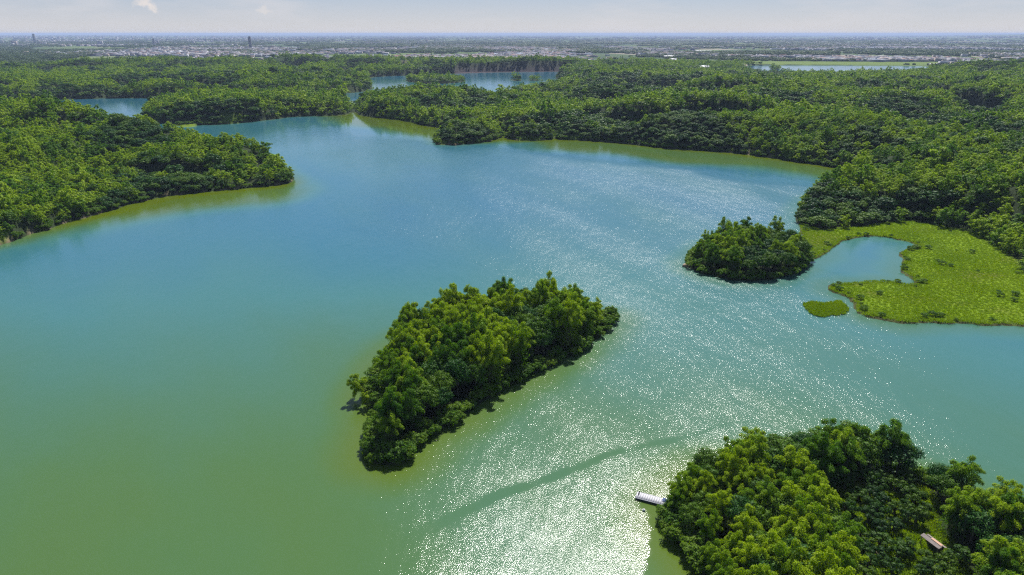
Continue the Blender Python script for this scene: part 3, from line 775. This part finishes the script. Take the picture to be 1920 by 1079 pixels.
# marsh grass
MP = jitter_grid(90, 520, 180, 470, 1.25)
MP = MP[in_view(MP, 3)]
hm, sm_, im, mk, _ = terrain(MP)
kp = mk & (sm_ > 0.15); MP, hm, sm_ = MP[kp], hm[kp], sm_[kp]
sz = 0.42 + 0.5 * fbm(MP[:, 0], MP[:, 1], 14) * RNG.uniform(0.7, 1.2, len(MP)); sz *= np.where(sm_ < 2.5, 1.35, 1)
scatter("marsh_grass", MP, hm - 0.05, np.column_stack([sz, sz, sz]), RNG.integers(0, 3, len(MP)), "grass_tufts", "bright green grass covering the marsh at the right shore", "grass")
# darker bushes in the marsh: along its outer bank and scattered
BP = np.vstack([jitter_grid(90, 480, 180, 460, 4.0)])
hb, sb, ib, mk, _ = terrain(BP)
dens = np.where(sb < 4, 0.6, 0.0) + 0.35 * smooth(0.62, 0.74, fbm(BP[:, 0], BP[:, 1] * 1.6, 22))
kp = mk & (sb > 0.5) & (RNG.random(len(BP)) < dens) & in_view(BP); BP, hb = BP[kp], hb[kp]
sz = RNG.uniform(0.35, 1.0, len(BP))
scatter("marsh_shrubbery", BP, hb - 0.1, np.column_stack([sz, sz, sz * 0.8]), RNG.integers(0, 3, len(BP)), "shore_shrubs", "low bushes scattered over the marsh and its outer bank", "shrubbery")
# the small grass raft off the marsh and the reed bed off the long island
RAFT = chaikin(poly([(1501, 573), (1516, 565), (1545, 571), (1574, 562), (1586, 571), (1594, 589), (1568, 591), (1543, 598), (1524, 591), (1512, 581)]), 1)
def grass_patch(name, V, step, zs, label, cat):
    lo, hi = V.min(0), V.max(0)
    Q = jitter_grid(lo[0], hi[0], lo[1], hi[1], step); Q = Q[sdist(Q, V) > 0.2 + 2.6 * step * (vnoise(Q[:, 0] + 7, Q[:, 1], 4.0 * step) - 0.25)]
    s1 = RNG.uniform(0.7, 1.1, len(Q)) * zs
    scatter(name, Q, np.full(len(Q), 0.05), np.column_stack([s1, s1, s1]), RNG.integers(0, 3, len(Q)), "grass_tufts", label, cat)
grass_patch("raft_grass", RAFT, 0.6, 1.1, "small separate raft of green water grass off the marsh tip", "grass")
grass_patch("reed_grass", REED, 2.0, 2.2, "yellow green reed bed between the headland and the long island", "reeds")

# grass in the orchard clearing
OP = jitter_grid(*(ORCH[:, 0].min(), ORCH[:, 0].max()), *(ORCH[:, 1].min(), ORCH[:, 1].max()), 0.9)
OP = OP[(sdist(OP, ORCH) > -1) & (OP[:, 1] > 60)]
ho, so, io, _, _ = terrain(OP)
s1 = RNG.uniform(0.5, 1.0, len(OP))
scatter("clearing_grass", OP, ho - 0.05, np.column_stack([s1, s1, s1 * 0.9]), RNG.integers(0, 3, len(OP)), "grass_tufts", "bright grass in the orchard clearing of the nearest island", "grass")

# ------------------------------------------------------------------ single trees on the three near islands
def make_proto(kind, shape, k):
    e = bpy.data.objects.new({"bam": "bamboo_clump", "brd": "broadleaf_tree", "orc": "orchard_tree", "shr": "shrub"}[kind], None)
    e.empty_display_size = 0.5
    link(e)
    cr = link(bpy.data.objects.new("crown", shape[0]), e)
    tk = link(bpy.data.objects.new("stalks" if kind == "bam" else "trunk", shape[1]), e)
    if kind == "bam": tk["kind"] = "stuff"
    return e
POOL = {"bam": BAM_HI, "brd": BRD_HI, "orc": ORC_HI, "shr": SHR_HI}
made = {}
def plant(kind, x, y, z, scale, zs, label, cat, group):
    k = int(RNG.integers(0, len(POOL[kind]))); key = (kind, k)
    if key not in made:
        e = made[key] = make_proto(kind, POOL[kind][k], k)
    else:
        src = made[key]
        e = src.copy(); scene.collection.objects.link(e)
        for ch in src.children:
            c_ = ch.copy(); scene.collection.objects.link(c_); c_.parent = e
    e.location = (x, y, z); e.rotation_euler = (RNG.normal() * 0.05, RNG.normal() * 0.05, RNG.uniform(0, 6.283)); e.scale = (scale, scale, scale * zs)
    tag(e, label, cat, group)
    return e

def ordinal(n):
    w = ["first", "second", "third", "fourth", "fifth", "sixth", "seventh", "eighth", "ninth", "tenth", "eleventh", "twelfth", "thirteenth", "fourteenth", "fifteenth", "sixteenth", "seventeenth", "eighteenth", "nineteenth", "twentieth"]
    return w[n] if n < 20 else ("twenty-" + w[n - 20] if n < 29 else "thirtieth" if n == 29 else "thirty-" + w[n - 30] if n < 39 else "fortieth")

def island_trees(V, step, margin, kindf, sizef, name, tip, zones, skip=None):
    lo, hi = V.min(0), V.max(0)
    Q = jitter_grid(lo[0], hi[0], lo[1], hi[1], step, 0.38)
    sd = sdist(Q, V); k = sd > margin
    if skip is not None: k &= ~skip(Q)
    Q, sd = Q[k], sd[k]
    z, *_ = terrain(Q)
    kinds = [kindf(q, s) for q, s in zip(Q, sd)]
    # rows parallel to one shore, seen from the viewer; counted from the left within a row
    side = zones["side"]; dist = np.zeros(len(Q))
    for st in np.arange(0.5, 120, 0.8):
        rq = np.hypot(Q[:, 0], Q[:, 1]); T_ = Q * (1 - side * st / rq)[:, None]
        ins = sdist(T_, V) > 0
        dist = np.where(ins & (dist >= st - 0.9), st, dist)
    row = (dist / step).astype(int); azq = np.arctan2(Q[:, 0], Q[:, 1])
    pos = {}; cnt = {}
    for a in np.argsort(azq):
        key = (row[a], kinds[a]); cnt[key] = cnt.get(key, -1) + 1; pos[a] = cnt[key]
    for a in range(len(Q)):
        kd = kinds[a]; noun = "bamboo clump" if kd == "bam" else "broadleaf tree"
        lab = "%s %s from the left, %s row from the %s, %s" % (ordinal(pos[a]), noun, ordinal(row[a]), zones["shore"], name)
        s, zs = sizef(Q[a], sd[a], kd)
        plant(kd, Q[a, 0], Q[a, 1], z[a] - 0.2, s, zs, lab, "bamboo" if kd == "bam" else "tree", "%s on the %s" % ("bamboo clumps" if kd == "bam" else "broadleaf trees", name))
    return Q, kinds

def px_of(q, z=0):
    dx, dy, dz = q[0], q[1], z - CAM_H
    Xc = dx; Yc = dy * sP + dz * cP; Zc = dy * cP - dz * sP
    return 960 + FOCAL * Xc / Zc, 539.5 - FOCAL * Yc / Zc

# middle island: bamboo, with a few dark broadleaf patches
def kind_c(q, s):
    px, py = px_of(q, 12)
    d = min(math.hypot((px - 985) / 60, (py - 580) / 45), math.hypot((px - 850) / 70, (py - 700) / 40))
    return "brd" if (d < 1 and RNG.random() < 0.75) or RNG.random() < 0.05 else "bam"
def size_c(q, s, kd):
    px, py = px_of(q)
    f = float(np.interp(px, [680, 760, 900, 1060, 1110, 1150], [0.72, 0.9, 1.0, 1.03, 0.8, 0.55]))
    return f * RNG.uniform(0.82, 1.05), (RNG.uniform(0.95, 1.25) if kd == "bam" else RNG.uniform(1.0, 1.25))
def zone_c(q):
    px, _ = px_of(q)
    return "near its pointed lower end" if px < 800 else "in its wide middle" if px < 1000 else "towards its far right end"
island_trees(CENT, 4.7, 3.0, kind_c, size_c, "middle island", (725, 872), {"side": 1, "shore": "near shore"})

# round islet before the marsh: broadleaf trees, bamboo at its left
def kind_s(q, s):
    px, _ = px_of(q)
    return "bam" if RNG.random() < (0.85 if px < 1375 else 0.35) else "brd"
def size_s(q, s, kd):
    px, _ = px_of(q)
    f = float(np.interp(px, [1290, 1340, 1390, 1430, 1500], [0.62, 0.82, 1.0, 0.85, 0.85]))
    return f * RNG.uniform(0.78, 1.08), RNG.uniform(0.9, 1.1)
island_trees(SMAL, 5.0, 2.0, kind_s, size_s, "round islet", (1290, 500), {"side": 1, "shore": "near shore"})

# nearest island
def kind_b(q, s):
    px, py = px_of(q, 10)
    if s < 9 and 1420 < px < 1700: return "brd" if RNG.random() < 0.7 else "bam"
    if px > 1760: return "brd" if RNG.random() < 0.5 else "bam"
    return "brd" if RNG.random() < 0.22 else "bam"
def size_b(q, s, kd):
    px, py = px_of(q)
    f = float(np.interp(px, [1250, 1350, 1500, 1640, 1760, 1900], [0.74, 0.86, 1.12, 1.15, 0.95, 0.95]))
    if kd == "bam" and py > 930 and px < 1600: f *= 0.85
    f *= 0.9
    return f * RNG.uniform(0.85, 1.08), RNG.uniform(0.88, 1.1)
def skip_b(Q):
    out = sdist(Q, ORCH) > -1.2
    p = np.array([px_of(q) for q in Q])
    out |= (p[:, 1] > 1240) | (p[:, 0] > 2080)
    return out
def zone_b(q):
    px, py = px_of(q)
    return ("left of the clearing" if px < 1560 else "behind the clearing" if py < 930 and px < 1740 else "right of the clearing") + (", by the lower picture edge" if py > 1060 else "")
island_trees(BIGI, 4.4, 0.8, kind_b, size_b, "nearest island", (1250, 975), {"side": -1, "shore": "far shore"}, skip_b)

# the little orchard: rows of dark round trees
shed_xy = np.array(ground(1752, 1012, 2))
c0 = ORCH.mean(0); row_n = 0
for v in np.arange(40, -40, -3.2):
    in_row = 0
    for u in np.arange(-40, 40, 3.5):
        q = c0 + [u * math.cos(0.35) - v * math.sin(0.35), u * math.sin(0.35) + v * math.cos(0.35)] + RNG.normal(size=2) * 0.45
        px, py = px_of(q)
        if sdist(q[None], ORCH)[0] < 0.6 or py > 1130 or RNG.random() < 0.2 or np.hypot(*(q - shed_xy)) < 5.0: continue
        plant("orc", q[0], q[1], terrain(q[None])[0][0], RNG.uniform(0.85, 1.5), RNG.uniform(0.75, 1.1), "%s dark fruit tree from the left in the %s row of the clearing's orchard" % (ordinal(in_row), ordinal(row_n)),
              "fruit tree", "fruit trees in the clearing of the nearest island")
        in_row += 1
    row_n += in_row > 0
# bamboo leaning out over the water at the left end of the middle island
for (px, py, s_, lab) in ((700, 742, 0.72, "bamboo clump leaning far out over the water on the left of the middle island"), (706, 758, 0.42, "small low bamboo spray just above the water left of the middle island")):
    x_, y_ = ground(px, py, 0.5)
    o = plant("bam", x_, y_, 0.2, s_, 1.0, lab, "bamboo", "bamboo clumps on the middle island")
    o.rotation_euler = (0.0, -0.75, 0.3)

# ------------------------------------------------------------------ small built things
def box(V, F_, x0, x1, y0, y1, z0, z1):
    o = len(V)
    V += [(x0, y0, z0), (x1, y0, z0), (x1, y1, z0), (x0, y1, z0), (x0, y0, z1), (x1, y0, z1), (x1, y1, z1), (x0, y1, z1)]
    F_ += [(o, o + 3, o + 2, o + 1), (o + 4, o + 5, o + 6, o + 7), (o, o + 1, o + 5, o + 4), (o + 1, o + 2, o + 6, o + 5), (o + 2, o + 3, o + 7, o + 6), (o + 3, o, o + 4, o + 7)]
def boxes(name, bs, mat, parent=None, smooth_=False):
    V, F_ = [], []
    for b in bs: box(V, F_, *b)
    return link(bpy.data.objects.new(name, mesh_np(name, V, F_, mat)), parent)

a, b = np.array(ground(1193, 927, 0.6)), np.array(ground(1258, 944, 0.6))
L = float(np.hypot(*(b - a))); ang = math.atan2(b[1] - a[1], b[0] - a[0])
dock = link(bpy.data.objects.new("landing_stage", None)); dock.location = (a[0], a[1], 0); dock.rotation_euler = (0, 0, ang)
tag(dock, "long pale grey floating landing stage reaching out from the nearest island", "landing stage")
Wd = 2.3
boxes("float", [(0.1, L - 0.1, -Wd / 2 + 0.1, -Wd / 2 + 0.6, -0.2, 0.42)], M_FLOAT, dock)
boxes("float", [(0.1, L - 0.1, Wd / 2 - 0.6, Wd / 2 - 0.1, -0.2, 0.42)], M_FLOAT, dock)
pm = None; npl = int(L / 0.5)
for q in range(npl):
    if pm is None:
        o = boxes("plank", [(0.0, L / npl - 0.03, -Wd / 2, Wd / 2, 0.43, 0.50)], M_DECK, dock); pm = o.data
    else:
        o = link(bpy.data.objects.new("plank", pm), dock)
    o.location = (q * L / npl, 0, RNG.uniform(0, 0.012))
boxes("edge_rail", [(0, L, -Wd / 2 - 0.1, -Wd / 2 - 0.003, 0.41, 0.53)], M_DECK, dock)
boxes("edge_rail", [(0, L, Wd / 2 + 0.003, Wd / 2 + 0.1, 0.41, 0.53)], M_DECK, dock)
v, f = tube([(0.5, 0.75, 0.5), (0.5, 0.75, 0.85), (0.5, 0.75, 0.95)], [0.13, 0.13, 0.17], 8)
link(bpy.data.objects.new("bollard", mesh_np("bollard", v, f, M_FLOAT)), dock)
v, f = tube([(0.5, -0.3 + 0.55, 0.5), (0.5, 0.25, 0.8), (0.5, 0.25, 0.88)], [0.12, 0.12, 0.16], 8)
link(bpy.data.objects.new("bollard", mesh_np("bollard", v, f, M_FLOAT)), dock)
# gangway post frame at the shore end
boxes("gangway", [(L, L + 2.6, -0.6, 0.6, 0.44, 0.52)], M_WOOD, dock)
def place(o, along, across, z, rz=0.0):
    o.location = (a[0] + math.cos(ang) * along - math.sin(ang) * across, a[1] + math.sin(ang) * along + math.cos(ang) * across, z)
    o.rotation_euler = (0, 0, ang + rz); return o
# blue drum lying and blue tarp bundle at the shore end
g = np.linspace(0, 1, 7)
dr = link(bpy.data.objects.new("drum", None))
v, f = tube([(0, 0, 0), (0, 0, 0.05), (0, 0, 0.3), (0, 0, 0.32), (0, 0, 0.6), (0, 0, 0.62), (0, 0, 0.9)], [0.28, 0.3, 0.3, 0.32, 0.3, 0.32, 0.29], 14)
link(bpy.data.objects.new("barrel", mesh_np("barrel", v, f, M_BLUE)), dr)
v, f = tube([(0, 0, 0.88), (0, 0, 0.9), (0, 0, 0.905)], [0.285, 0.27, 0.001], 14)
link(bpy.data.objects.new("lid", mesh_np("lid", v, f, M_BLUE)), dr)
place(dr, L - 0.5, -0.55, 0.51); tag(dr, "blue drum standing on the shore end of the landing stage", "drum")
gx, gy = np.meshgrid(np.linspace(-1, 1, 12), np.linspace(-1, 1, 9), indexing='ij')
hz = 0.42 * np.exp(-(gx ** 2 + gy ** 2) * 1.2) + 0.1 * vnoise(gx * 3 + 9, gy * 3, 0.6)
tv = np.column_stack([(gx * 0.95).ravel(), (gy * 0.6).ravel(), hz.ravel()]); ii_, jj_ = np.meshgrid(np.arange(11), np.arange(8), indexing='ij')
tf = np.column_stack([(ii_ * 9 + jj_).ravel(), ((ii_ + 1) * 9 + jj_).ravel(), ((ii_ + 1) * 9 + jj_ + 1).ravel(), (ii_ * 9 + jj_ + 1).ravel()])
tp = link(bpy.data.objects.new("tarpaulin", mesh_np("tarpaulin", tv, tf, simple("dark_blue_tarpaulin", (0.02, 0.05, 0.16), 0.5), True)))
place(tp, L - 1.1, 0.55, 0.5); tag(tp, "dark blue tarpaulin bundle on the landing stage beside the blue drum", "tarpaulin")
# white buoy
by = link(bpy.data.objects.new("buoy", None)); bx_, by_ = ground(1207, 958); by.location = (bx_, by_, 0); tag(by, "small white buoy floating in the calm water below the landing stage", "buoy")
t = np.linspace(-1.4, 1.4, 8)
v, f = tube([(0, 0, 0.2 + 0.3 * math.sin(x)) for x in t], [0.34 * math.cos(x) + 0.01 for x in t], 12)
link(bpy.data.objects.new("ball", mesh_np("ball", v, f, M_WHITE, True)), by)
v, f = tube([(0, 0, 0.5), (0, 0, 0.62), (0, 0, 0.7)], [0.06, 0.06, 0.09], 8)
link(bpy.data.objects.new("top_ring", mesh_np("top_ring", v, f, M_FLOAT)), by)

# shed with two long sheets of roofing in the clearing
sh = link(bpy.data.objects.new("shed", None)); z0 = float(terrain(shed_xy[None])[0][0])
p0, p1 = np.array(ground(1733, 998, 4)), np.array(ground(1768, 1024, 4)); sa = math.atan2(p1[1] - p0[1], p1[0] - p0[0]); sl = float(np.hypot(*(p1 - p0)))
sh.location = (*((p0 + p1) / 2), z0); sh.rotation_euler = (0, 0, sa)
tag(sh, "low open shed with a worn pale tin roof beside the clearing", "shed")
hl = sl / 2
for (sx, sy) in ((-1, -1), (-1, 1), (1, -1), (1, 1)):
    boxes("post", [(sx * (hl - 0.3) - 0.06, sx * (hl - 0.3) + 0.06, sy * 0.8 - 0.06, sy * 0.8 + 0.06, 0, 2.2)], M_WOOD, sh)
def slope_sheet(y0, z0_, y1, z1_, x0, x1, mat, nm="roof_sheet"):
    n = 24; xs = np.linspace(x0, x1, n * 2 + 1); V = []; Fq = []
    for q, x in enumerate(xs):
        dz = 0.035 * (q % 2)
        V += [(x, y0, z0_ + dz), (x, y1, z1_ + dz), (x, y0, z0_ + dz - 0.02), (x, y1, z1_ + dz - 0.02)]
    for q in range(len(xs) - 1):
        o = q * 4; Fq += [(o, o + 4, o + 5, o + 1), (o + 2, o + 3, o + 7, o + 6)]
    return link(bpy.data.objects.new(nm, mesh_np(nm, V, Fq, mat)), sh)
slope_sheet(-0.95, 2.1, -0.08, 2.45, -hl, hl, M_TIN)
o = slope_sheet(0.25, 2.35, 0.95, 2.1, -hl + 0.4, hl + 0.3, M_TIN)
o = slope_sheet(-0.2, 2.50, 0.35, 2.52, -hl * 0.2, hl * 0.9, M_RUST, "ridge_sheet"); o["label"] = "rusty brown ridge sheet"
boxes("back_wall", [(-hl + 0.35, hl - 0.35, 0.72, 0.76, 0.0, 1.9)], M_WOOD, sh)

# ------------------------------------------------------------------ the plain: trees, houses, towers
rp_ = 1 / (1 / 2450 - RNG.random(26000) * (1 / 2450 - 1 / 16000))
azp = np.radians(RNG.uniform(-38, 38, len(rp_)))
TP = np.column_stack([rp_ * np.sin(azp), rp_ * np.cos(azp)])
cl = fbm(TP[:, 0], TP[:, 1] * 0.8, 420, 4)
kp = (cl > 0.47) & (sdist(TP, FIELD) < -10) & (sdist(TP, POND) < -15); TP = TP[kp]
ht = terrain(TP)[0]; s1 = RNG.uniform(0.5, 1.3, len(TP)) * np.clip(np.hypot(TP[:, 0], TP[:, 1]) / 4500, 0.6, 1.9)
scatter("plain_woods", TP, ht - 0.5, np.column_stack([s1, s1, np.clip(s1, 0.5, 1.0)]), RNG.integers(0, 3, len(TP)), "plain_plants", "groves and tree belts spread over the far plain", "woodland")

def town_density(x, y):
    az = np.degrees(np.arctan2(x, y)); r = np.hypot(x, y)
    base = fbm(x + 3000, y * 0.7, 900, 4)
    left = smooth(2, -22, az) * smooth(4500, 7500, r) * 0.11
    right = smooth(12, 30, az) * smooth(2600, 3300, r) * smooth(5500, 3800, r) * 0.12
    return base + left + right
NB = 60000
rb = 1 / (1 / 2700 - RNG.random(NB) * (1 / 2700 - 1 / 30000))
ab = np.radians(RNG.uniform(-38, 38, NB))
BX, BY = rb * np.sin(ab), rb * np.cos(ab)
kp = (town_density(BX, BY) + RNG.normal(size=NB) * 0.04 > 0.605)
BXY = np.column_stack([BX, BY])[kp]
kp = (sdist(BXY, FIELD) < -8) & (sdist(BXY, POND) < -20); BXY = BXY[kp]
rb = np.hypot(BXY[:, 0], BXY[:, 1]); order = np.argsort(rb); BXY, rb = BXY[order], rb[order]
hb = terrain(BXY)[0]
nb = len(BXY)
azd = np.degrees(np.arctan2(BXY[:, 0], BXY[:, 1]))
w_ = RNG.uniform(9, 18, nb) * np.clip(rb / 7000, 1, 2.2); l_ = w_ * RNG.uniform(1, 2.6, nb); hh_ = RNG.uniform(5, 13, nb) * np.clip(rb / 9000, 1, 1.8)
tall = (RNG.random(nb) < 0.015 * smooth(0, -25, azd)) & (rb > 6500); hh_ = np.where(tall, RNG.uniform(18, 38, nb), hh_)
ware = RNG.random(nb) < 0.07; l_ = np.where(ware, RNG.uniform(50, 130, nb), l_); w_ = np.where(ware, RNG.uniform(20, 36, nb), w_); hh_ = np.where(ware, 9, hh_)
rz = 0.2 + RNG.choice([0, math.pi / 2], nb, p=[0.7, 0.3]) + RNG.normal(size=nb) * 0.12
wallm = RNG.choice([0, 1, 2, 3], nb, p=[0.36, 0.3, 0.2, 0.14]); roofm = np.where(ware, RNG.choice([6, 5, 1], nb), RNG.choice([1, 4, 6, 5, 2], nb, p=[0.34, 0.24, 0.16, 0.1, 0.16]))

# nearest ones are houses of their own
house_mesh = {}
def house_shape(kind, wm, rm):
    key = (kind, wm, rm)
    if key in house_mesh: return house_mesh[key]
    V, F_ = [], []; mi = []
    def add(b, m):
        box(V, F_, *b); mi.extend([m] * 6)
    if kind == "house":
        add((-6, 6, -4, 4, 0, 6), 0)
        for z in (1.2, 4.0):
            for x in (-4.4, -1.4, 1.6, 4.2):
                add((x - 0.5, x + 0.5, -4.05, -3.99, z, z + 1.3), 2)
        o = len(V); V.extend([(-6.6, -4.6, 5.9), (6.6, -4.6, 5.9), (6.6, 4.6, 5.9), (-6.6, 4.6, 5.9), (-6.6, 0, 8.4), (6.6, 0, 8.4), (6.6, 0, 8.401), (-6.6, 0, 8.401)])
        F_.extend([(o, o + 1, o + 5, o + 4), (o + 3, o + 7, o + 6, o + 2), (o + 1, o + 2, o + 6, o + 5), (o, o + 4, o + 7, o + 3)]); mi.extend([1] * 4)
    elif kind == "warehouse":
        add((-35, 35, -12, 12, 0, 7), 0)
        for x in np.arange(-30, 31, 12): add((x - 2.2, x + 2.2, -12.06, -11.98, 0.1, 4.4), 2)
        o = len(V); V.extend([(-35.6, -12.6, 6.9), (35.6, -12.6, 6.9), (35.6, 12.6, 6.9), (-35.6, 12.6, 6.9), (-35.6, 0, 9.6), (35.6, 0, 9.6), (35.6, 0, 9.601), (-35.6, 0, 9.601)])
        F_.extend([(o, o + 1, o + 5, o + 4), (o + 3, o + 7, o + 6, o + 2), (o + 1, o + 2, o + 6, o + 5), (o, o + 4, o + 7, o + 3)]); mi.extend([1] * 4)
    else:
        add((-14, 14, -11, 11, 0, 60), 0)
        for z in np.arange(3, 57, 4.5):
            for x in (-10.5, -3.5, 3.5, 10.5): add((x - 2, x + 2, -11.1, -10.98, z, z + 2.0), 2)
        add((-14.4, 14.4, -11.4, 11.4, 60, 61.2), 1); add((-6, 6, -5, 5, 61.2, 66), 1)
    me = mesh_np(kind, V, F_, [M_W[wm], M_W[rm], M_W[7]], False, None, mi)
    house_mesh[key] = me; return me
def side_word(a_): return "far left" if a_ < -22 else "left" if a_ < -7 else "middle" if a_ < 8 else "right" if a_ < 23 else "far right"
W_NAMES = {0: "white", 1: "grey", 2: "cream", 3: "dark"}; R_NAMES = {1: "grey", 4: "red", 6: "white", 5: "blue", 2: "cream"}
nh = nw = 0; used = np.zeros(nb, bool)
for q in range(nb):
    if nh >= 200 and nw >= 40: break
    if ware[q] and nw < 40: kind = "warehouse"; nw += 1
    elif not ware[q] and nh < 200: kind = "house"; nh += 1
    else: continue
    used[q] = True
    wm, rm = int(wallm[q]), int(roofm[q])
    o = link(bpy.data.objects.new(kind, house_shape(kind, wm, rm)))
    o.location = (BXY[q, 0], BXY[q, 1], hb[q] - 0.2); o.rotation_euler = (0, 0, rz[q])
    s = (l_[q] / (70 if kind == "warehouse" else 12), w_[q] / (24 if kind == "warehouse" else 8)); o.scale = (s[0], s[1], RNG.uniform(0.85, 1.3))
    tag(o, "tiny %s %s with a %s roof on the plain beyond the lakes, %s part" % (W_NAMES[wm], kind, R_NAMES[rm], side_word(azd[q])), "warehouse" if kind == "warehouse" else "house", "%ss on the plain beyond the forest" % kind)
V, F_, MI = [], [], []
rest = np.where(~used)[0]
cr_, sr_ = np.cos(rz[rest]), np.sin(rz[rest])
cx = np.array([-1, 1, 1, -1, -1, 1, 1, -1]) / 2; cy = np.array([-1, -1, 1, 1, -1, -1, 1, 1]) / 2; cz = np.array([0, 0, 0, 0, 1, 1, 1, 1])
lx = cx[None] * l_[rest][:, None]; ly = cy[None] * w_[rest][:, None]
vx = BXY[rest, 0][:, None] + lx * cr_[:, None] - ly * sr_[:, None]; vy = BXY[rest, 1][:, None] + lx * sr_[:, None] + ly * cr_[:, None]; vz = hb[rest][:, None] - 0.5 + cz[None] * hh_[rest][:, None]
V = np.stack([vx, vy, vz], -1).reshape(-1, 3)
fb = np.array([(4, 5, 6, 7), (0, 1, 5, 4), (1, 2, 6, 5), (2, 3, 7, 6), (3, 0, 4, 7)])
F_ = (np.arange(len(rest))[:, None, None] * 8 + fb[None]).reshape(-1, 4)
MI = np.column_stack([roofm[rest]] + [wallm[rest]] * 4).ravel()
o = link(bpy.data.objects.new("distant_town", mesh_np("distant_town", V, F_, M_W, False, None, MI)))
tag(o, "countless small buildings of the towns on the hazy plain", "town", None, "stuff")
# towers that stand out
for (px, py_top, d, sx, wm, lab) in ((467, 68, 5200, 0.75, 3, "dark lone tower block standing out on the plain left of centre"), (62, 63, 9500, 0.5, 1, "grey tower block on the skyline at the far left"),
                                     (287, 72, 7500, 0.45, 3, "narrow dark block in the left town, left of the lone tower")):
    X = (px - 960) / FOCAL; Yc = -(py_top - 539.5) / FOCAL
    dirv = Vector((X, cP + Yc * sP, -sP + Yc * cP)); tt_ = d / math.hypot(dirv.x, dirv.y)
    ztop = CAM_H + dirv.z * tt_
    x_, y_ = dirv.x * tt_, dirv.y * tt_; zb = float(terrain(np.array([[x_, y_]]))[0][0])
    o = link(bpy.data.objects.new("tower_block", house_shape("tower", wm, 1 if wm == 3 else 0))); o.location = (x_, y_, zb - 0.5); o.scale = (sx * d / 6500, sx * d / 6500, max(12, ztop - zb) / 66)
    tag(o, lab, "tower block")
# long pale roofs that catch the sun
for (px, py, ln, lab) in ((460, 103, 150, "longest white warehouse just beyond the forest on the left"), (405, 87.5, 110, "white warehouse in the left town"), (648, 82, 120, "white warehouse in the middle of the plain"),
                          (790, 95, 90, "pale warehouse on the plain straight above the upper lake"), (1258, 107, 60, "white hall above the forest between upper lake and pond"), (1620, 110, 190, "very long white hall at the edge of the green field"),
                          (1320, 97, 90, "white hall in the villages right of centre"), (1594, 73, 160, "bright white hall far out on the plain at right")):
    x_, y_ = ground(px, py, 6); zb = float(terrain(np.array([[x_, y_]]))[0][0]); d = math.hypot(x_, y_)
    o = link(bpy.data.objects.new("warehouse", house_shape("warehouse", 0, 6))); o.location = (x_, y_, zb); o.rotation_euler = (0, 0, -math.atan2(x_, y_) + 0.05); o.scale = (ln / 70, 1.0 * max(1, d / 4000), 1.0)
    tag(o, lab, "warehouse")
# hut by the forest with pale roof
for (px, py, lab) in ((1262, 116, "pale roofed house among trees right of the upper lake"), (1320, 127, "small pale roofed house at the left end of the far pond"), (748, 106, "pink roofed house in the trees above the upper lake")):
    x_, y_ = ground(px, py, 12); zb = 6.0
    o = link(bpy.data.objects.new("house", house_shape("house", 0, 6 if px > 800 else 4))); o.location = (x_, y_, float(terrain(np.array([[x_, y_]]))[0][0])); o.scale = (2.0, 1.6, 1.7)
    tag(o, lab, "house")
# rocks at the left tip of the round islet
def rock(x, y, s, lab):
    g = np.random.default_rng(int(x * 7) & 255)
    n1, n2_ = 9, 7; V = []; Fq = []
    for q in range(n1):
        for t in range(n2_):
            a1, e1 = 2 * math.pi * q / n1, -math.pi / 2 + math.pi * t / (n2_ - 1); k = 1 + g.uniform(-0.2, 0.2) * (0 < t < n2_ - 1)
            V.append((math.cos(a1) * math.cos(e1) * k * 1.3, math.sin(a1) * math.cos(e1) * k, math.sin(e1) * k * 0.6))
    for q in range(n1):
        for t in range(n2_ - 1):
            Fq.append((q * n2_ + t, ((q + 1) % n1) * n2_ + t, ((q + 1) % n1) * n2_ + t + 1, q * n2_ + t + 1))
    o = link(bpy.data.objects.new("rock", mesh_np("rock", V, Fq, M_ROCK))); o.location = (x, y, 0.2); o.scale = (s, s, s); tag(o, lab, "rock")
rock(*ground(1287, 500), 1.6, "brown rock at the left tip of the round islet")
rock(*ground(1494, 492), 1.3, "brown rock at the right end of the round islet, by the marsh")
rock(*ground(1272, 1012), 0.7, "pale rock on the shore of the nearest island below the landing stage")

# ------------------------------------------------------------------ haze
hm_, hn, hl_, hout = nodes_of("haze")
hv = hn.new("ShaderNodeVolumePrincipled")
hv.inputs["Color"].default_value = (0.56, 0.70, 1.0, 1); hv.inputs["Density"].default_value = 4.8e-5; hv.inputs["Anisotropy"].default_value = 0.0
hl_.new(hv.outputs[0], hout.inputs["Volume"])
V, F_ = [], []; box(V, F_, -70000, 70000, -70000, 70000, -4.0, 120.0)
hz_ = link(bpy.data.objects.new("haze", mesh_np("haze", V, F_, hm_))); tag(hz_, kind="stuff")
